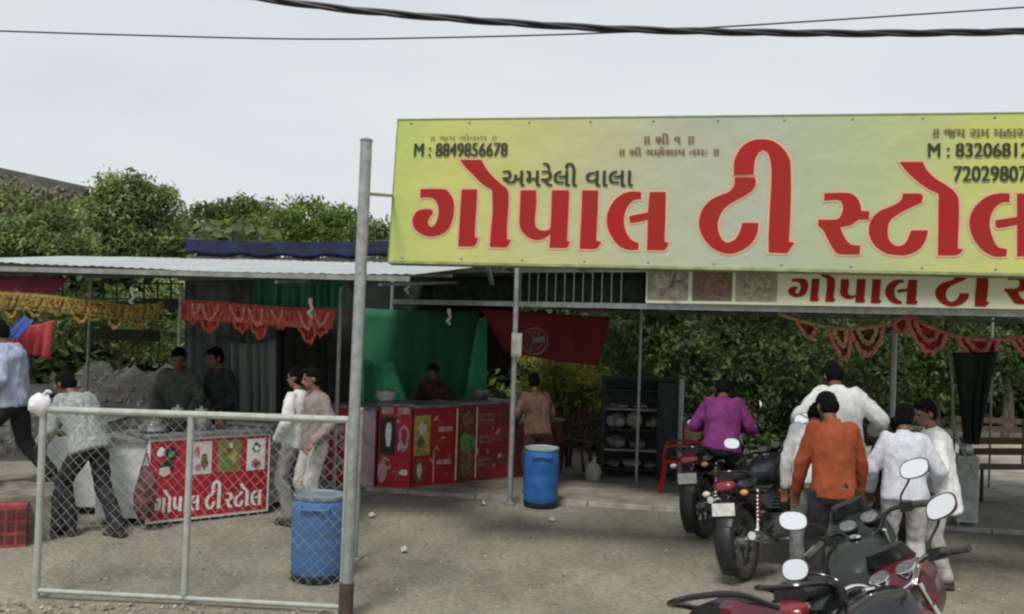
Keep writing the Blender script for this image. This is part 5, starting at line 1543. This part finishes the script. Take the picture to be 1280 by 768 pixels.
    MB().loft([((0, .1, .24), (.13, 0, 0), (0, .19, 0)), ((0, .1, .30), (.15, 0, 0), (0, .21, 0)), ((0, .08, .40), (.14, 0, 0), (0, .19, 0)), ((0, .10, .45), (.09, 0, 0), (0, .12, 0))], 18, p=3).build('crankcase', alloy, t)
    for k_ in range(6):
        MB().box((0, .18+.012*k_, .47+.028*k_), (.2, .19, .012), rot=Matrix.Rotation(R(-20), 3, 'X')).build('cylinder_fin', alloy, t, smooth=False)
    MB().box((0, .24, .60), (.15, .15, .1), rot=Matrix.Rotation(R(-20), 3, 'X')).build('cylinder_head', alloy, t, smooth=False)
    tb([(.08, .33, .52), (.12, .42, .42), (.13, .30, .24), (.15, -.05, .22), (.17, -.3, .26)], .020, chrome, 'exhaust_pipe', 6)
    MB().tube([V((.17, -.28, .26)), V((.18, -.36, .28)), V((.20, -.80, .38)), V((.20, -.86, .39))], [.024, .045, .05, .035], 14).build('silencer', chrome, t)
    MB().box((.20, -.5, .355), (.015, .26, .06), rot=Matrix.Rotation(R(12), 3, 'X')).build('heat_shield', black_pl, t, smooth=False)
    MB().box((-.10, -.38, .33), (.03, .50, .09)).build('chain_cover', black_pl, t, smooth=False)
    tb([(-.1, -.0, .26), (-.2, .0, .12), (-.30, -.04, .015)], .012, alloy, 'side_stand')
    # tank
    MB().loft([((0, -.10, .78), (.07, 0, 0), (0, 0, .05)), ((0, -.04, .80), (.12, 0, 0), (0, 0, .09)), ((0, .10, .83), (.165, 0, 0), (0, 0, .125)), ((0, .24, .855), (.17, 0, 0), (0, 0, .13)), ((0, .34, .85), (.135, 0, 0), (0, 0, .10)), ((0, .40, .84), (.07, 0, 0), (0, 0, .05))], 22, p=2.6).build('fuel_tank', tank or paint, t)
    MB().lathe([(.035, 0), (.035, .01), (.02, .016)], (0, .17, .975), 16).build('tank_cap', chrome, t)
    for s_ in (-1, 1):
        MB().loft([((s_*.165, .27, .78), (0, .13, 0), (0, 0, .08)), ((s_*.20, .27, .76), (0, .10, 0), (0, 0, .05))], 12, p=1.6).build('tank_shroud', paint, t)
        MB().loft([((s_*.10, -.28, .62), (0, .14, 0), (0, 0, .10)), ((s_*.145, -.26, .62), (0, .11, 0), (0, 0, .075))], 12, p=2.4).build('side_panel', paint, t)
        MB().loft([((s_*.085, -.58, .80+tail_up), (0, .2, -tail_up*.5), (0, .03, .055)), ((s_*.135, -.60, .80+tail_up), (0, .17, -tail_up*.4), (0, .03, .035))], 12, p=2.2).build('tail_panel', paint, t)
    # seat
    MB().loft([((0, -.02, .80), (.09, 0, 0), (0, 0, .035)), ((0, -.12, .80), (.13, 0, 0), (0, 0, .045)), ((0, -.32, .805), (.145, 0, 0), (0, 0, .05)), ((0, -.44, .835+tail_up*.4), (.135, 0, 0), (0, 0, .055)), ((0, -.64, .86+tail_up), (.12, 0, 0), (0, 0, .05)), ((0, -.76, .865+tail_up), (.08, 0, 0), (0, 0, .03))], 20, p=3).build('seat', seat_m, t)
    MB() if False else tb([(-.13, -.52, .83+tail_up), (-.15, -.72, .90+tail_up), (-.09, -.86, .92+tail_up), (.09, -.86, .92+tail_up), (.15, -.72, .90+tail_up), (.13, -.52, .83+tail_up)], .012, black_gl, 'grab_rail', 5)
    # tail light, indicators, plate
    MB().loft([((0, -.80, .80), (.09, 0, 0), (0, .01, .05)), ((0, -.86, .80), (.08, 0, 0), (0, .01, .04)), ((0, -.88, .80), (.05, 0, 0), (0, .005, .025))], 14, p=3).build('tail_light', tail_red, t)
    for s_ in (-1, 1):
        MB().tube([V((s_*.05, -.80, .74)), V((s_*.14, -.82, .74))], .009, 6).build('indicator_stem', black_pl, t)
        MB().ball((s_*.17, -.83, .74), (.036, .03, .026), n=12).build('indicator', orange_lens if s_ > 0 else mat('pale_lens', (.6, .5, .4), .2), t)
    MB().box((0, -.885, .60), (.12, .02, .2)).build('plate_bracket', black_pl, t, smooth=False)
    pl_ = MB().box((0, -.905, .615), (.20, .008, .105), rot=Matrix.Rotation(R(-8), 3, 'X')).build('number_plate', plates, t, smooth=False)
    fender(V((0, -.64, .30)), 150, 215, .375, .075, black_pl, 'mud_flap')
    # handlebar
    tb([st((-.36, .22, .99)), st((-.26, .27, 1.02)), st((-.15, .35, 1.03)), st((-.06, .38, .955)), st((.06, .38, .955)), st((.15, .35, 1.03)), st((.26, .27, 1.02)), st((.36, .22, .99))], .0125, chrome if wide else black_gl, 'handlebar', 6)
    for s_ in (-1, 1):
        MB().tube([st((s_*.26, .268, 1.02)), st((s_*.375, .212, .987))], [.019, .018], 12).build('grip', rubber, t)
        MB().box(st((s_*.235, .285, 1.022)), (.06, .05, .05)).build('switch_box', black_pl, t, smooth=False)
        tb([st((s_*.24, .31, 1.02)), st((s_*.30, .315, 1.015)), st((s_*.38, .27, .995))], .007, alloy, 'lever')
        # mirror: stem, shell, glass facing back
        if not mirrors: continue
        b_ = st((s_*.22, .29, 1.03)); e_ = st((s_*.33, .25, 1.165))
        MB().tube(curve_pts([b_, b_+V((0, 0, .05)), (b_+e_)/2+V((0, .02, .03)), e_], 5), .006, 7).build('mirror_stem', black_gl, t)
        mc = st((s_*.35, .235, 1.185))
        nrm = V((-.05*s_, -1, math.tan(R(mirror_up)))).normalized()
        q = nrm.to_track_quat('Z', 'Y').to_matrix()
        ux = q @ V((1, 0, 0)); uy = q @ V((0, 1, 0))
        if abs(ux.z) > abs(uy.z): ux, uy = uy, ux
        if ux.x < 0: ux = -ux
        if uy.z < 0: uy = -uy
        ux = (ux+uy*.12*s_).normalized(); a_, c_ = .078, .050
        sh_ = MB().loft([(mc-nrm*.030, ux*a_*.45, uy*c_*.45), (mc-nrm*.022, ux*a_*.85, uy*c_*.85), (mc-nrm*.004, ux*a_*1.02, uy*c_*1.04), (mc+nrm*.003, ux*a_*1.04, uy*c_*1.06)], 22, p=2.5).build('mirror', black_gl, t)
        MB().loft([(mc+nrm*.004, ux*a_*.96, uy*c_*.95), (mc+nrm*.006, ux*a_*.95, uy*c_*.94)], 22, p=2.5).build('mirror_glass', mirror_m, sh_, smooth=False)
    # gauges and cowl
    for s_ in (-1, 1):
        c0 = st((s_*.062, .42, 1.03)); A = SM @ Matrix.Rotation(R(32), 3, 'X')
        g_ = MB().lathe([(.035, -.04), (.048, -.03), (.052, .0), (.052, .008), (.046, .010)], c0, 20, M=A).build('gauge', chrome if wide else black_gl, t)
        MB().lathe([(.045, .011), (.044, .013)], c0, 20, M=A).build('dial', mat('gauge_face', (.16, .165, .16), .3, 0, .3, 90), g_)
    if fairing:
        sec = [((0, .40, .93), (.15, 0, 0), (0, 0, .10)), ((0, .50, .95), (.17, 0, 0), (0, 0, .14)), ((0, .60, .92), (.13, 0, 0), (0, 0, .12)), ((0, .68, .88), (.06, 0, 0), (0, 0, .06))]
        MB().loft([(st(a), SM @ V(b_), SM @ V(c_)) for a, b_, c_ in sec], 22, p=2.5).build('cowl', paint, t)
        MB().loft([(st((0, .50, 1.08)), SM @ V((.12, 0, 0)), SM @ V((0, .012, .02))), (st((0, .47, 1.15)), SM @ V((.09, 0, 0)), SM @ V((0, .012, .01)))], 16, p=3).build('visor', black_gl, t)
    else:
        MB().loft([(st(a), SM @ V(b_), SM @ V(c_)) for a, b_, c_ in [((0, .44, .92), (.06, 0, 0), (0, 0, .06)), ((0, .50, .92), (.10, 0, 0), (0, 0, .095)), ((0, .56, .91), (.105, 0, 0), (0, 0, .10)), ((0, .58, .91), (.09, 0, 0), (0, 0, .085))]], 20).build('headlight', black_gl, t)
    return t

def bike_at(label, x, y_g, **k):
    q = G(x, y_g); return motorcycle(label, (q.x, q.y), **k)
motorcycle('maroon motorcycle nearest the camera, its chrome handlebar and two round gauges in view', (1.72, 3.95), -58, -23, red_paint, steer=28, wide=True, sc=1.05, tail_up=.14, fairing=True, tank=black_gl)
motorcycle('dark green motorcycle standing just beyond the nearest maroon one', (2.01, 4.98), -38, -14.5, green_paint, steer=37, fairing=True, sc=1.05)
motorcycle('dark grey motorcycle parked with its number plate and rear wheel towards the camera', (2.44, 8.72), -36, -10, grey_paint, steer=36)
motorcycle('black motorcycle carrying the figure in purple, parked beyond the grey one', (2.40, 10.35), -34, -9, black_gl, steer=30, plates=plate_y)
